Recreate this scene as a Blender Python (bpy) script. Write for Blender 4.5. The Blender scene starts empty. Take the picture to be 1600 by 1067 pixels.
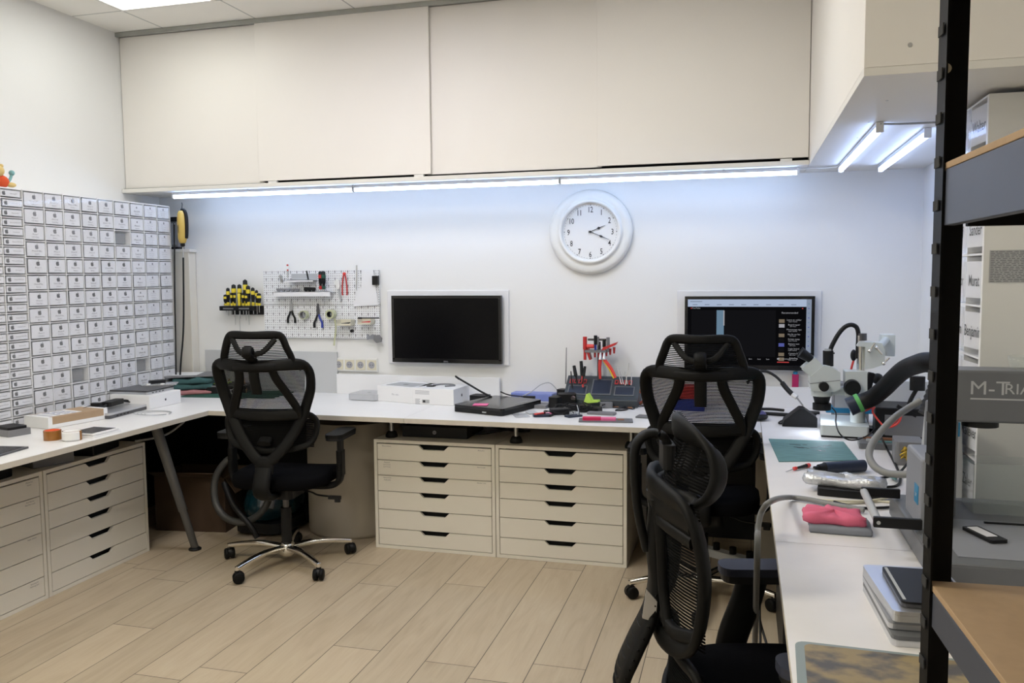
import bpy, math, random
from mathutils import Vector, Matrix
random.seed(7)
C = bpy.context.scene.collection
PI = math.pi
R = math.radians

# ------------------------------------------------------------------ camera
FPX, YAW, PITCH, ROLL, CH = 1307.7, .2686, .0793, -.009, 1.5
FW = Vector((-math.sin(YAW)*math.cos(PITCH), math.cos(YAW)*math.cos(PITCH), -math.sin(PITCH)))
_rt = Vector((math.cos(YAW), math.sin(YAW), 0)); _up = _rt.cross(FW)
RT = _rt*math.cos(ROLL) + _up*math.sin(ROLL); UP = _up*math.cos(ROLL) - _rt*math.sin(ROLL)
cam_data = bpy.data.cameras.new('camera'); cam = bpy.data.objects.new('camera', cam_data); C.objects.link(cam)
cam_data.sensor_width = 36; cam_data.lens = FPX*36/1600; cam_data.clip_start = .05
m = Matrix((( RT.x, UP.x, -FW.x), (RT.y, UP.y, -FW.y), (RT.z, UP.z, -FW.z))).to_4x4()
m.translation = (0, 0, CH); cam.matrix_world = m
bpy.context.scene.camera = cam
def P(px, py, ax, v):
    """where the sight line of a photo point meets a plane of the room"""
    d = FW + RT*((px-800)/FPX) - UP*((py-533.5)/FPX)
    i = 'xyz'.index(ax); o = Vector((0, 0, CH)); t = (v-o[i])/d[i]
    return o + d*t

# ------------------------------------------------------------------ world, exposure
w = bpy.data.worlds.new('world'); bpy.context.scene.world = w; w.use_nodes = True
w.node_tree.nodes['Background'].inputs[0].default_value = (.8, .85, 1, 1)
w.node_tree.nodes['Background'].inputs[1].default_value = .05
vs = bpy.context.scene.view_settings
vs.view_transform = 'Standard'; vs.look = 'None'; vs.gamma = 1; vs.use_curve_mapping = False; vs.exposure = 0.0
bpy.context.scene.cycles.max_bounces = 8; bpy.context.scene.cycles.diffuse_bounces = 3
bpy.context.scene.cycles.sample_clamp_indirect = 6
PANELS = [(-3.096, 3.81, (6.2, 6.3, 5.9)), (-1.82, 3.17, (21.5, 21.2, 23)), (-.55, 3.17, (9.5, 9.5, 8.8)), (-1.774, 1.23, (44, 41, 33)), (-3.014, 1.23, (4, 4, 3.5)), (-1.774, -.63, (28, 27, 24))]
TUBE_BACK, TUBE_RIGHT = (8.2, 11.2, 17), (6.5, 8.8, 15)

# ------------------------------------------------------------------ materials
M = {}
def mat(name, col, rough=.5, metal=0, noise=0, scale=8, bump=0, bscale=200, spec=.5, coat=0, emit=None, es=1, trans=0, alpha=1, stretch=None, col2=None):
    m = bpy.data.materials.new(name); m.use_nodes = True; nt = m.node_tree; b = nt.nodes['Principled BSDF']
    col = (*col, 1)
    b.inputs['Base Color'].default_value = col; b.inputs['Roughness'].default_value = rough
    b.inputs['Metallic'].default_value = metal; b.inputs['Specular IOR Level'].default_value = spec
    b.inputs['Coat Weight'].default_value = coat; b.inputs['Transmission Weight'].default_value = trans
    b.inputs['Alpha'].default_value = alpha
    tc = nt.nodes.new('ShaderNodeTexCoord'); src = tc.outputs['Object']
    if stretch:
        mp = nt.nodes.new('ShaderNodeMapping'); mp.inputs['Scale'].default_value = stretch
        nt.links.new(src, mp.inputs[0]); src = mp.outputs[0]
    nz = nt.nodes.new('ShaderNodeTexNoise'); nz.inputs['Scale'].default_value = scale; nz.inputs['Detail'].default_value = 5
    nt.links.new(src, nz.inputs['Vector'])
    mx = nt.nodes.new('ShaderNodeMix'); mx.data_type = 'RGBA'
    c2 = (*col2, 1) if col2 else tuple(c*(1-noise) for c in col[:3]) + (1,)
    mx.inputs[6].default_value = col; mx.inputs[7].default_value = c2
    if col2:
        rp = nt.nodes.new('ShaderNodeValToRGB'); rp.color_ramp.elements[0].position = .42; rp.color_ramp.elements[1].position = .6
        nt.links.new(nz.outputs[0], rp.inputs[0]); nt.links.new(rp.outputs[0], mx.inputs[0])
    else: nt.links.new(nz.outputs[0], mx.inputs[0])
    nt.links.new(mx.outputs[2], b.inputs['Base Color'])
    if bump:
        n2 = nt.nodes.new('ShaderNodeTexNoise'); n2.inputs['Scale'].default_value = bscale; nt.links.new(tc.outputs['Object'], n2.inputs['Vector'])
        bp = nt.nodes.new('ShaderNodeBump'); bp.inputs['Strength'].default_value = bump; bp.inputs['Distance'].default_value = .002
        nt.links.new(n2.outputs[0], bp.inputs['Height']); nt.links.new(bp.outputs[0], b.inputs['Normal'])
    if emit:
        b.inputs['Emission Color'].default_value = (*emit, 1); b.inputs['Emission Strength'].default_value = es
    M[name] = m; return m
mat('wall', (.83, .83, .82), .75, noise=.03, scale=3, bump=.15, bscale=300)
mat('door_white', (.86, .83, .79), .5, noise=.03, scale=2, bump=.06, bscale=400)
mat('cab_white', (.74, .70, .62), .42, noise=.04, scale=5)
mat('board', (.80, .78, .74), .5, noise=.03, scale=4)
mat('worktop', (.80, .79, .785), .32, noise=.05, scale=9)
mat('worktop_worn', (.84, .81, .80), .38, noise=.10, scale=11)
mat('edge', (.62, .57, .49), .5, noise=.15, scale=30)
mat('rail', (.42, .43, .41), .35, metal=.6, noise=.1)
mat('alu', (.66, .67, .70), .32, metal=.85, noise=.06)
mat('alu_dark', (.12, .12, .13), .35, metal=.7, noise=.1)
mat('steel', (.55, .55, .55), .3, metal=.9, noise=.1)
mat('steel_leg', (.12, .12, .12), .42, metal=.4, noise=.15)
mat('chrome', (.82, .80, .76), .12, metal=1, noise=.05)
mat('black', (.008, .008, .009), .5, spec=.3, noise=.3)
mat('blackgloss', (.008, .008, .009), .16, noise=.2)
mat('screen', (.002, .002, .003), .25, spec=.15, noise=.2)
mat('chairplastic', (.006, .006, .006), .55, spec=.16, noise=.25, scale=40, bump=.05)
mat('chairmesh', (.005, .005, .005), .9, spec=.08, noise=.2)
mat('chairfabric', (.004, .004, .005), .95, noise=.3, scale=80, bump=.3, spec=.05)
mat('armpad_sheen', (.035, .04, .065), .6, spec=.3, noise=.2)  # bluish reflection on the black pads, put into the base colour
mat('shelfmetal', (.004, .004, .004), .5, spec=.12, noise=.2)
mat('shelfmetal_sheen', (.075, .085, .115), .48, metal=.4, noise=.12, scale=14)  # black beam metal with its blue-grey reflection mixed into the colour
mat('mdf', (.40, .27, .155), .75, noise=.22, scale=60, bump=.1)
mat('cardboard', (.42, .29, .18), .8, noise=.18, scale=25)
mat('carton', (.07, .04, .022), .85, noise=.3, scale=10)
mat('paper', (.80, .80, .80), .6, noise=.05)
mat('label', (.80, .80, .84), .55, noise=.06, scale=30)
mat('ink', (.015, .015, .018), .6)
mat('inkgrey', (.12, .12, .14), .6)
mat('inksoft', (.33, .33, .36), .6)
mat('clear', (.85, .87, .90), .10, alpha=.10, spec=.8, coat=.5)
mat('acrylic', (.55, .62, .60), .08, alpha=.14, spec=.8)
mat('boxwhite', (.84, .84, .85), .42, noise=.02)
mat('plasticwhite', (.80, .80, .78), .4, noise=.03)
mat('cream', (.70, .66, .52), .45, noise=.05)
mat('scope', (.62, .66, .65), .38, noise=.06, scale=20)
mat('grey', (.20, .20, .21), .5, noise=.15)
mat('lightgrey', (.45, .46, .47), .5, noise=.1)
mat('machine', (.135, .14, .15), .42, noise=.12, scale=20)
mat('machinepanel', (.26, .27, .30), .45, noise=.12, scale=12)
mat('caddy', (.035, .045, .055), .42, noise=.2)
mat('red', (.55, .03, .03), .42, noise=.15)
mat('redbright', (.75, .06, .05), .45, noise=.1)
mat('pink', (.85, .17, .36), .6, noise=.08)
mat('crimson', (.62, .02, .10), .6, noise=.1)
mat('yellow', (.78, .62, .04), .45, noise=.08)
mat('drillyellow', (.62, .43, .10), .45, noise=.1)
mat('lime', (.55, .80, .12), .6, noise=.1)
mat('blue', (.03, .05, .32), .4, noise=.1)
mat('bluetray', (.22, .28, .66), .35, noise=.1, alpha=.9)
mat('bluebox', (.02, .22, .42), .4, noise=.1)
mat('teal', (.004, .028, .038), .22, noise=.2)
mat('greenmat', (.012, .075, .05), .7, noise=.15)
mat('rubber', (.12, .25, .25), .62, col2=(.09, .20, .20), scale=14, stretch=(1, 4, 1))
mat('greentowel', (.055, .135, .135), .95, noise=.4, scale=60, bump=.8, bscale=500)
mat('pinktowel', (.45, .20, .20), .95, noise=.2, scale=60, bump=.6, bscale=500)
mat('pinkcloth', (.72, .15, .25), .9, noise=.12, scale=30, bump=.3, bscale=700)
mat('greycloth', (.27, .29, .34), .9, noise=.12, scale=30, bump=.3, bscale=700)
mat('foil', (.72, .74, .78), .25, metal=.5, noise=.3, scale=70, bump=1, bscale=120)
mat('amber', (.42, .17, .03), .2, noise=.5, scale=30, alpha=.92)
mat('copper', (.32, .14, .07), .5, noise=.2)
mat('hose', (.06, .06, .058), .5, noise=.2)
mat('greycable', (.24, .24, .235), .45, noise=.1)
mat('greenlabel', (.1, .4, .1), .5)
mat('brass', (.55, .38, .06), .3, metal=.8, noise=.2)
mat('navy', (.012, .02, .045), .42, noise=.2)
mat('orange', (.75, .10, .03), .9, noise=.2, bump=.5)
mat('plushyellow', (.80, .60, .25), .9, noise=.2, bump=.5)
mat('plushblue', (.25, .50, .52), .9, noise=.2, bump=.5)
mat('tapeclear', (.60, .62, .40), .3, noise=.1, alpha=.85)
mat('mousemat', (.09, .085, .085), .55, col2=(.30, .23, .12), scale=13, stretch=(1, 1.4, 1))
mat('matborder', (.26, .31, .31), .5, noise=.1)
mat('roll', (.50, .45, .37), .6, noise=.08)
mat('gap', (.02, .02, .02), .9)
mat('wood', (.40, .25, .13), .6, noise=.2)
mat('magenta', (.45, .02, .12), .35)
mat('purple', (.09, .08, .25), .4)
mat('whiteframe', (.80, .80, .82), .4, noise=.03)
mat('backsplash', (.56, .57, .58), .5, noise=.05)
def lampmat(name, col, s):
    m = bpy.data.materials.new(name); m.use_nodes = True; nt = m.node_tree
    for n in list(nt.nodes):
        if n.type == 'BSDF_PRINCIPLED': nt.nodes.remove(n)
    e = nt.nodes.new('ShaderNodeEmission'); e.inputs[0].default_value = (*col, 1); e.inputs[1].default_value = s
    nt.links.new(e.outputs[0], nt.nodes['Material Output'].inputs[0]); M[name] = m
lampmat('tube_glow', tuple(c/max(TUBE_BACK) for c in TUBE_BACK), max(TUBE_BACK))
lampmat('tube_glow_right', tuple(c/max(TUBE_RIGHT) for c in TUBE_RIGHT), max(TUBE_RIGHT))
lampmat('scr_bar', (.42, .50, .66), .9)
lampmat('scr_side', (.32, .38, .50), .7)
lampmat('scr_dark', (.005, .005, .006), .6)
lampmat('scr_text', (.6, .6, .65), .55)
lampmat('scr_blue', (.16, .26, .36), .8)
lampmat('scr_thumb', (.35, .28, .20), .5)
lampmat('scr_thumbblue', (.12, .14, .45), .7)
lampmat('scr_red', (.7, .08, .08), .6)
lampmat('scr_grey', (.010, .010, .012), .6)
lampmat('scope_led', (.75, .85, 1), 160)

def floor_material():
    m = bpy.data.materials.new('floor_planks'); m.use_nodes = True; nt = m.node_tree; N = nt.nodes; L = nt.links
    b = N['Principled BSDF']; tc = N.new('ShaderNodeTexCoord'); sp = N.new('ShaderNodeSeparateXYZ'); L.new(tc.outputs['Object'], sp.inputs[0])
    def mt(op, a, bb=None, c=None):
        n = N.new('ShaderNodeMath'); n.operation = op
        for i, v in enumerate((a, bb, c)):
            if v is None: continue
            if isinstance(v, (int, float)): n.inputs[i].default_value = v
            else: L.new(v, n.inputs[i])
        return n.outputs[0]
    W, LN = .207, 1.22
    u = mt('DIVIDE', mt('ADD', sp.outputs[0], 10*.207+.556), W); col = mt('FLOOR', u); fu = mt('FRACT', u)
    wn = N.new('ShaderNodeTexWhiteNoise'); wn.noise_dimensions = '1D'; L.new(col, wn.inputs['W'])
    v = mt('ADD', mt('DIVIDE', sp.outputs[1], LN), mt('ADD', mt('MULTIPLY', wn.outputs[0], 1.0), 10)); row = mt('FLOOR', v); fv = mt('FRACT', v)
    gu = mt('LESS_THAN', mt('MINIMUM', fu, mt('SUBTRACT', 1, fu)), .0016/W)
    gv = mt('LESS_THAN', mt('MINIMUM', fv, mt('SUBTRACT', 1, fv)), .0016/LN)
    g = mt('MAXIMUM', gu, gv)
    pid = mt('ADD', mt('MULTIPLY', col, 7.31), mt('MULTIPLY', row, 3.17))
    w2 = N.new('ShaderNodeTexWhiteNoise'); w2.noise_dimensions = '1D'; L.new(pid, w2.inputs['W'])
    cb = N.new('ShaderNodeCombineXYZ'); L.new(mt('MULTIPLY', sp.outputs[0], 9), cb.inputs[0]); L.new(mt('MULTIPLY', sp.outputs[1], 1.3), cb.inputs[1]); L.new(mt('MULTIPLY', w2.outputs[0], 40), cb.inputs[2])
    n1 = N.new('ShaderNodeTexNoise'); n1.inputs['Scale'].default_value = 1.6; n1.inputs['Detail'].default_value = 6; n1.inputs['Distortion'].default_value = 1.4; L.new(cb.outputs[0], n1.inputs['Vector'])
    cb2 = N.new('ShaderNodeCombineXYZ'); L.new(mt('MULTIPLY', sp.outputs[0], 90), cb2.inputs[0]); L.new(mt('MULTIPLY', sp.outputs[1], 4), cb2.inputs[1]); L.new(pid, cb2.inputs[2])
    n2 = N.new('ShaderNodeTexNoise'); n2.inputs['Scale'].default_value = 1.5; n2.inputs['Detail'].default_value = 3; L.new(cb2.outputs[0], n2.inputs['Vector'])
    r = N.new('ShaderNodeValToRGB'); e = r.color_ramp.elements
    e[0].position = .30; e[0].color = (.385, .295, .185, 1); e[1].position = .68; e[1].color = (.475, .385, .255, 1)
    x = e.new(.5); x.color = (.44, .345, .225, 1)
    L.new(mt('ADD', mt('MULTIPLY', n1.outputs[0], .75), mt('MULTIPLY', n2.outputs[0], .25)), r.inputs[0])
    hs = N.new('ShaderNodeHueSaturation'); L.new(r.outputs[0], hs.inputs['Color']); L.new(mt('ADD', .94, mt('MULTIPLY', w2.outputs[0], .14)), hs.inputs['Value']); hs.inputs['Saturation'].default_value = .86
    mx = N.new('ShaderNodeMix'); mx.data_type = 'RGBA'; L.new(g, mx.inputs[0]); L.new(hs.outputs[0], mx.inputs[6]); mx.inputs[7].default_value = (.06, .045, .035, 1)
    L.new(mx.outputs[2], b.inputs['Base Color']); b.inputs['Roughness'].default_value = .42; b.inputs['Specular IOR Level'].default_value = .4
    M['floor'] = m
floor_material()
def ceiling_material():
    m = bpy.data.materials.new('ceiling_tiles'); m.use_nodes = True; nt = m.node_tree; N = nt.nodes; L = nt.links
    b = N['Principled BSDF']; tc = N.new('ShaderNodeTexCoord'); mp = N.new('ShaderNodeMapping')
    mp.inputs['Location'].default_value = (3.415, -4.13, 0); L.new(tc.outputs['Object'], mp.inputs[0])
    sp = N.new('ShaderNodeSeparateXYZ'); L.new(mp.outputs[0], sp.inputs[0])
    def mt(op, a, bb=None):
        n = N.new('ShaderNodeMath'); n.operation = op
        for i, v in enumerate((a, bb)):
            if v is None: continue
            if isinstance(v, (int, float)): n.inputs[i].default_value = v
            else: L.new(v, n.inputs[i])
        return n.outputs[0]
    def line(o):
        f = mt('FRACT', mt('ADD', mt('DIVIDE', o, .637), 20)); return mt('LESS_THAN', mt('MINIMUM', f, mt('SUBTRACT', 1, f)), .008)
    g = mt('MAXIMUM', line(sp.outputs[0]), line(sp.outputs[1]))
    mx = N.new('ShaderNodeMix'); mx.data_type = 'RGBA'; L.new(g, mx.inputs[0]); mx.inputs[6].default_value = (.90, .88, .83, 1); mx.inputs[7].default_value = (.5, .5, .48, 1)
    L.new(mx.outputs[2], b.inputs['Base Color']); b.inputs['Roughness'].default_value = .9
    M['ceiling'] = m
ceiling_material()

# ------------------------------------------------------------------ mesh building
_txt = {}
def text_data(s, bold=0):
    k = (s, bold)
    if k not in _txt:
        cu = bpy.data.curves.new('t', 'FONT'); cu.body = s; cu.size = 1; cu.align_x = 'CENTER'; cu.resolution_u = 2; cu.offset = bold
        o = bpy.data.objects.new('t', cu); me = bpy.data.meshes.new_from_object(o)
        _txt[k] = ([v.co.copy() for v in me.vertices], [tuple(p.vertices) for p in me.polygons])
        bpy.data.objects.remove(o); bpy.data.curves.remove(cu); bpy.data.meshes.remove(me)
    return _txt[k]
APPLE = [(.0,.30),(.10,.35),(.22,.36),(.34,.30),(.40,.24),(.33,.16),(.31,.05),(.34,-.06),(.43,-.14),(.36,-.30),(.26,-.42),(.16,-.46),(.04,-.41),(-.06,-.41),(-.17,-.46),(-.27,-.41),(-.38,-.24),(-.43,-.04),(-.41,.16),(-.33,.29),(-.22,.35),(-.10,.34)]
LEAF = [(.0,.40),(.02,.50),(.10,.59),(.19,.62),(.18,.52),(.11,.43)]
class MB:
    def __init__(s, T=None): s.v = []; s.f = []; s.m = []; s.sm = []; s.mats = []; s.T = T or Matrix()
    def mi(s, mt):
        if mt not in s.mats: s.mats.append(mt)
        return s.mats.index(mt)
    def add(s, vs, fs, mt, smooth=False, T=None):
        T = s.T @ T if T is not None else s.T
        n = len(s.v); s.v += [T @ Vector(v) for v in vs]; k = s.mi(mt)
        for f in fs: s.f.append(tuple(i+n for i in f)); s.m.append(k); s.sm.append(smooth)
        return s
    def box(s, x0, x1, y0, y1, z0, z1, mt, T=None):
        v = [(x, y, z) for z in (z0, z1) for y in (y0, y1) for x in (x0, x1)]
        return s.add(v, [(0,2,3,1),(4,5,7,6),(0,1,5,4),(2,6,7,3),(0,4,6,2),(1,3,7,5)], mt, T=T)
    def cbox(s, c, sz, mt, rz=0, rx=0, ry=0):
        T = Matrix.Translation(c) @ Matrix.Rotation(rz, 4, 'Z') @ Matrix.Rotation(ry, 4, 'Y') @ Matrix.Rotation(rx, 4, 'X')
        a, b, c = (q/2 for q in sz); return s.box(-a, a, -b, b, -c, c, mt, T)
    def rbox(s, c, sz, mt, r=.02, rz=0, seg=4, rx=0, ry=0):
        """slab with rounded vertical corners"""
        a, b, h = sz[0]/2, sz[1]/2, sz[2]/2; pts = []
        for (cx, cy, a0) in ((a-r, b-r, 0), (-a+r, b-r, 90), (-a+r, -b+r, 180), (a-r, -b+r, 270)):
            for i in range(seg+1):
                t = R(a0+90*i/seg); pts.append((cx+r*math.cos(t), cy+r*math.sin(t)))
        T = Matrix.Translation(c) @ Matrix.Rotation(rz, 4, 'Z') @ Matrix.Rotation(ry, 4, 'Y') @ Matrix.Rotation(rx, 4, 'X')
        return s.prism(pts, -h, h, mt, T)
    def prism(s, pts, z0, z1, mt, T=None, smooth=False):
        n = len(pts); v = [(x, y, z0) for x, y in pts] + [(x, y, z1) for x, y in pts]
        f = [tuple(range(n-1, -1, -1)), tuple(range(n, 2*n))]
        s.add(v, f, mt, T=T)
        return s.add(v, [(i, (i+1) % n, n+(i+1) % n, n+i) for i in range(n)], mt, smooth, T)
    def xz(s, pts, y0, y1, mt, smooth=False):
        """outline in x,z extruded from y0 (front) to y1"""
        T = Matrix(((1,0,0,0),(0,0,-1,0),(0,1,0,0),(0,0,0,1)))
        return s.prism(pts, -y1, -y0, mt, T, smooth)
    def yz(s, pts, x0, x1, mt, smooth=False):
        T = Matrix(((0,0,1,0),(1,0,0,0),(0,1,0,0),(0,0,0,1)))
        return s.prism(pts, x0, x1, mt, T, smooth)
    def cyl(s, p0, p1, r0, mt, r1=None, seg=16, smooth=True, cap=True):
        r1 = r0 if r1 is None else r1; p0 = Vector(p0); p1 = Vector(p1); d = (p1-p0).normalized()
        a = d.orthogonal().normalized(); b = d.cross(a); v = []
        for p, r in ((p0, r0), (p1, r1)):
            v += [p + (a*math.cos(2*PI*i/seg) + b*math.sin(2*PI*i/seg))*r for i in range(seg)]
        s.add(v, [(i, (i+1) % seg, seg+(i+1) % seg, seg+i) for i in range(seg)], mt, smooth)
        if cap: s.add(v, [tuple(range(seg-1, -1, -1)), tuple(range(seg, 2*seg))], mt)
        return s
    def lathe(s, prof, mt, seg=32, T=None, smooth=True):
        v = [(r*math.cos(2*PI*i/seg), r*math.sin(2*PI*i/seg), z) for r, z in prof for i in range(seg)]
        f = [(k*seg+i, k*seg+(i+1) % seg, (k+1)*seg+(i+1) % seg, (k+1)*seg+i) for k in range(len(prof)-1) for i in range(seg)]
        return s.add(v, f, mt, smooth, T)
    def sphere(s, c, r, mt, seg=14, sc=(1,1,1)):
        prof = [(max(1e-4, r*math.sin(PI*k/8)), -r*math.cos(PI*k/8)) for k in range(9)]
        return s.lathe(prof, mt, seg, Matrix.Translation(c) @ Matrix.Diagonal((*sc, 1)))
    def tube(s, pts, r, mt, seg=8, sub=4, rings=0):
        pts = smooth_path(pts, sub) if sub > 1 else [Vector(p) for p in pts]
        n = len(pts); v = []; a = None
        for i, p in enumerate(pts):
            d = (pts[min(i+1, n-1)] - pts[max(i-1, 0)]).normalized()
            a = d.orthogonal().normalized() if a is None else (a - d*a.dot(d)).normalized()
            b = d.cross(a); rr = r(i/(n-1)) if callable(r) else r
            if rings and i % 2: rr *= rings
            v += [p + (a*math.cos(2*PI*k/seg) + b*math.sin(2*PI*k/seg))*rr for k in range(seg)]
        f = [(i*seg+k, i*seg+(k+1) % seg, (i+1)*seg+(k+1) % seg, (i+1)*seg+k) for i in range(n-1) for k in range(seg)]
        s.add(v, f, mt, True)
        return s.add(v, [tuple(range(seg-1, -1, -1)), tuple(range((n-1)*seg, n*seg))], mt)
    def ribbon(s, pts, wd, th, nrm, mt, sub=4, seg=10, close=False):
        """bar of flattened oval section along pts; nrm(p) gives the face direction"""
        P_ = smooth_path(pts, sub, close) if sub > 1 else [Vector(p) for p in pts]
        n = len(P_); v = []
        for i, p in enumerate(P_):
            if close: d = (P_[(i+1) % n] - P_[i-1]).normalized()
            else: d = (P_[min(i+1, n-1)] - P_[max(i-1, 0)]).normalized()
            nn = Vector(nrm(p)); nn = (nn - d*nn.dot(d)).normalized(); sd = d.cross(nn)
            t = i/(n-1); ww = wd(t) if callable(wd) else wd
            for k in range(seg):
                a = 2*PI*k/seg; ca, sa = math.cos(a), math.sin(a)
                v.append(p + sd*(ww/2*math.copysign(abs(ca)**.55, ca)) + nn*(th/2*math.copysign(abs(sa)**.7, sa)))
        m_ = n if close else n-1
        s.add(v, [(i*seg+k, i*seg+(k+1) % seg, ((i+1) % n)*seg+(k+1) % seg, ((i+1) % n)*seg+k) for i in range(m_) for k in range(seg)], mt, True)
        if not close: s.add(v, [tuple(range(seg-1, -1, -1)), tuple(range((n-1)*seg, n*seg))], mt)
        return s
    def text(s, st, o, xd, yd, size, mt, sx=1, bold=0):
        vs, fs = text_data(st, bold); o = Vector(o); xd = Vector(xd).normalized(); yd = Vector(yd).normalized()
        return s.add([o + xd*(v.x*size*sx) + yd*(v.y*size) for v in vs], fs, mt)
    def flat(s, pts, o, xd, yd, size, mt):
        o = Vector(o); xd = Vector(xd); yd = Vector(yd)
        return s.add([o + xd*(x*size) + yd*(y*size) for x, y in pts], [tuple(range(len(pts)))], mt)
    def apple(s, o, xd, yd, size, mt): s.flat(APPLE, o, xd, yd, size, mt); return s.flat(LEAF, o, xd, yd, size, mt)
    def build(s, name, parent=None, bevel=0, loc=None, rz=0, sub=0, seg=2):
        me = bpy.data.meshes.new(name); me.from_pydata([tuple(v) for v in s.v], [], s.f)
        for k in s.mats: me.materials.append(M[k])
        me.polygons.foreach_set('material_index', s.m); me.polygons.foreach_set('use_smooth', s.sm); me.update()
        o = bpy.data.objects.new(name, me); C.objects.link(o)
        if parent: o.parent = parent
        if loc is not None: o.location = loc
        if rz: o.rotation_euler = (0, 0, rz)
        if bevel:
            b = o.modifiers.new('bevel', 'BEVEL'); b.width = bevel; b.segments = seg; b.limit_method = 'ANGLE'; b.angle_limit = R(40)
        if sub:
            b = o.modifiers.new('sub', 'SUBSURF'); b.levels = b.render_levels = sub
        return o
def smooth_path(pts, sub, close=False):
    p = [Vector(q) for q in pts]; n = len(p); out = []
    for i in range(n if close else n-1):
        if close: a, b, c, d = p[i-1], p[i], p[(i+1) % n], p[(i+2) % n]
        else: a, b, c, d = p[max(i-1, 0)], p[i], p[i+1], p[min(i+2, n-1)]
        for k in range(sub):
            t = k/sub; out.append(.5*((2*b) + (c-a)*t + (2*a-5*b+4*c-d)*t*t + (3*b-a-3*c+d)*t**3))
    if not close: out.append(p[-1])
    return out
def thing(name, label, cat, loc=(0, 0, 0), rz=0, group=None):
    o = bpy.data.objects.new(name, None); C.objects.link(o); o.location = loc; o.rotation_euler = (0, 0, rz); o.empty_display_size = .1
    return tag(o, label, cat, group)
def tag(o, label, cat, group=None):
    o['label'] = label; o['category'] = cat
    if group: o['group'] = group
    return o
def struct(o): o['kind'] = 'structure'; return o
def copy_tree(o, parent=None):
    c = o.copy(); C.objects.link(c)
    if parent is not None: c.parent = parent
    for ch in list(o.children): copy_tree(ch, c)
    return c
def box_thing(name, label, cat, c, sz, mt, rz=0, bevel=.002, group=None):
    """a simple slab standing at c (centre of its base)"""
    return tag(MB().box(-sz[0]/2, sz[0]/2, -sz[1]/2, sz[1]/2, 0, sz[2], mt).build(name, None, bevel, c, rz), label, cat, group)
def cable(name, label, pts, r, mt, cat='cable', group=None, sub=6):
    p0 = Vector(pts[0]); return tag(MB().tube([Vector(p)-p0 for p in pts], r, mt, sub=sub).build(name, None, 0, p0), label, cat, group)
X, Y, Z = Vector((1,0,0)), Vector((0,1,0)), Vector((0,0,1))

# ------------------------------------------------------------------ room
LW, RW, BW, FWL, CZ, DK = -3.76, .906, 4.82, -1.6, 3.015, .76
struct(MB().box(LW-.1, RW+.1, FWL-.1, BW+.1, -.1, 0, 'floor').build('floor'))
struct(MB().box(LW-.1, RW+.1, FWL-.1, BW+.1, CZ, CZ+.1, 'ceiling').build('ceiling'))
struct(MB().box(LW-.1, LW, FWL, BW, 0, CZ, 'wall').build('wall_left'))
struct(MB().box(RW, RW+.1, FWL, BW, 0, CZ, 'wall').build('wall_right'))
struct(MB().box(LW-.1, RW+.1, BW, BW+.1, 0, CZ, 'wall').build('wall_back'))
struct(MB().box(LW-.1, RW+.1, FWL-.1, FWL, 0, CZ, 'wall').build('wall_rear'))
# ceiling light panels
for k, lab in enumerate(['square recessed ceiling light panel nearest the back left corner', 'square recessed ceiling light panel in front of the middle cabinet doors',
        'square recessed ceiling light panel above the two right chairs', 'square recessed ceiling light panel over the middle of the floor',
        'square recessed ceiling light panel by the left wall near the viewer', 'square recessed ceiling light panel behind the viewer']):
    x, y, pc = PANELS[k]; mxp = max(pc); g = 'panel_glow_%d' % k
    if mxp <= 0: continue
    lampmat(g, tuple(c/mxp for c in pc), mxp)
    t = thing('ceiling_light', lab, 'light', (x, y, CZ), 0, 'recessed ceiling panels')
    MB().box(-.285, .285, -.285, .285, -.006, -.003, g).build('diffuser', t)
    b = MB()
    for (a0, a1, b0, b1) in ((-.305, .305, -.305, -.286), (-.305, .305, .286, .305), (-.305, -.286, -.286, .286), (.286, .305, -.286, .286)):
        b.box(a0, a1, b0, b1, -.010, -.001, 'board')
    b.build('frame', t)

# overhead cabinets
oc = thing('overhead_cabinet', 'long white overhead cabinet with four sliding doors across the back wall', 'cabinet', (LW+.001, 4.47, 2.034))
def lx(x): return x-(LW+.001)
MB().box(0, lx(.313), 0, BW-4.471, 0, .024, 'board').build('shelf_board', oc, .002)
MB().box(0, lx(.313), .0, .022, .955, .980, 'rail').box(0, lx(.313), .022, .05, .960, .980, 'rail').build('top_rail', oc, .001)
MB().box(0, lx(.313), .02, .10, .025, .028, 'gap').box(0, lx(.313), .09, .1, .028, .955, 'gap').build('door_track', oc)
for (a, b_, yf, z0) in ((LW+.004, -2.765, .035, .027), (-2.792, -1.700, .012, .038), (-1.73, -.735, .035, .036), (-.755, .311, .012, .040)):
    MB().box(lx(a), lx(b_), yf, yf+.018, z0, .957, 'door_white').build('sliding_door', oc, .0015)
for x in (-2.70, -1.77, .205):
    MB().box(lx(x)-.028, lx(x)+.028, .006, .03, .0245, .036, 'plasticwhite').build('door_guide', oc, .001)
for x in (-2.9, -2.2, -1.5, -.8, -.1):
    MB().cyl((lx(x), .06, -.004), (lx(x), .06, 0), .006, 'steel').build('screw', oc)
oc2 = thing('overhead_cabinet', 'white boxed overhead cabinet along the right wall above the microscope', 'cabinet', (.314, 2.517, 2.034))
MB().box(0, .59, 0, BW-2.518, 0, .022, 'board').build('bottom_panel', oc2, .001)
MB().box(0, .018, .018, BW-2.518, .0225, .980, 'door_white').build('side_panel', oc2, .001)
MB().box(0, .59, 0, .0175, .0225, .980, 'door_white').build('end_panel', oc2, .001)
e = P(1422, 70, 'y', 2.517)
MB().cyl((e.x-.314, -.0015, e.z-2.034), (e.x-.314, 0, e.z-2.034), .006, 'steel').build('screw', oc2)
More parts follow.
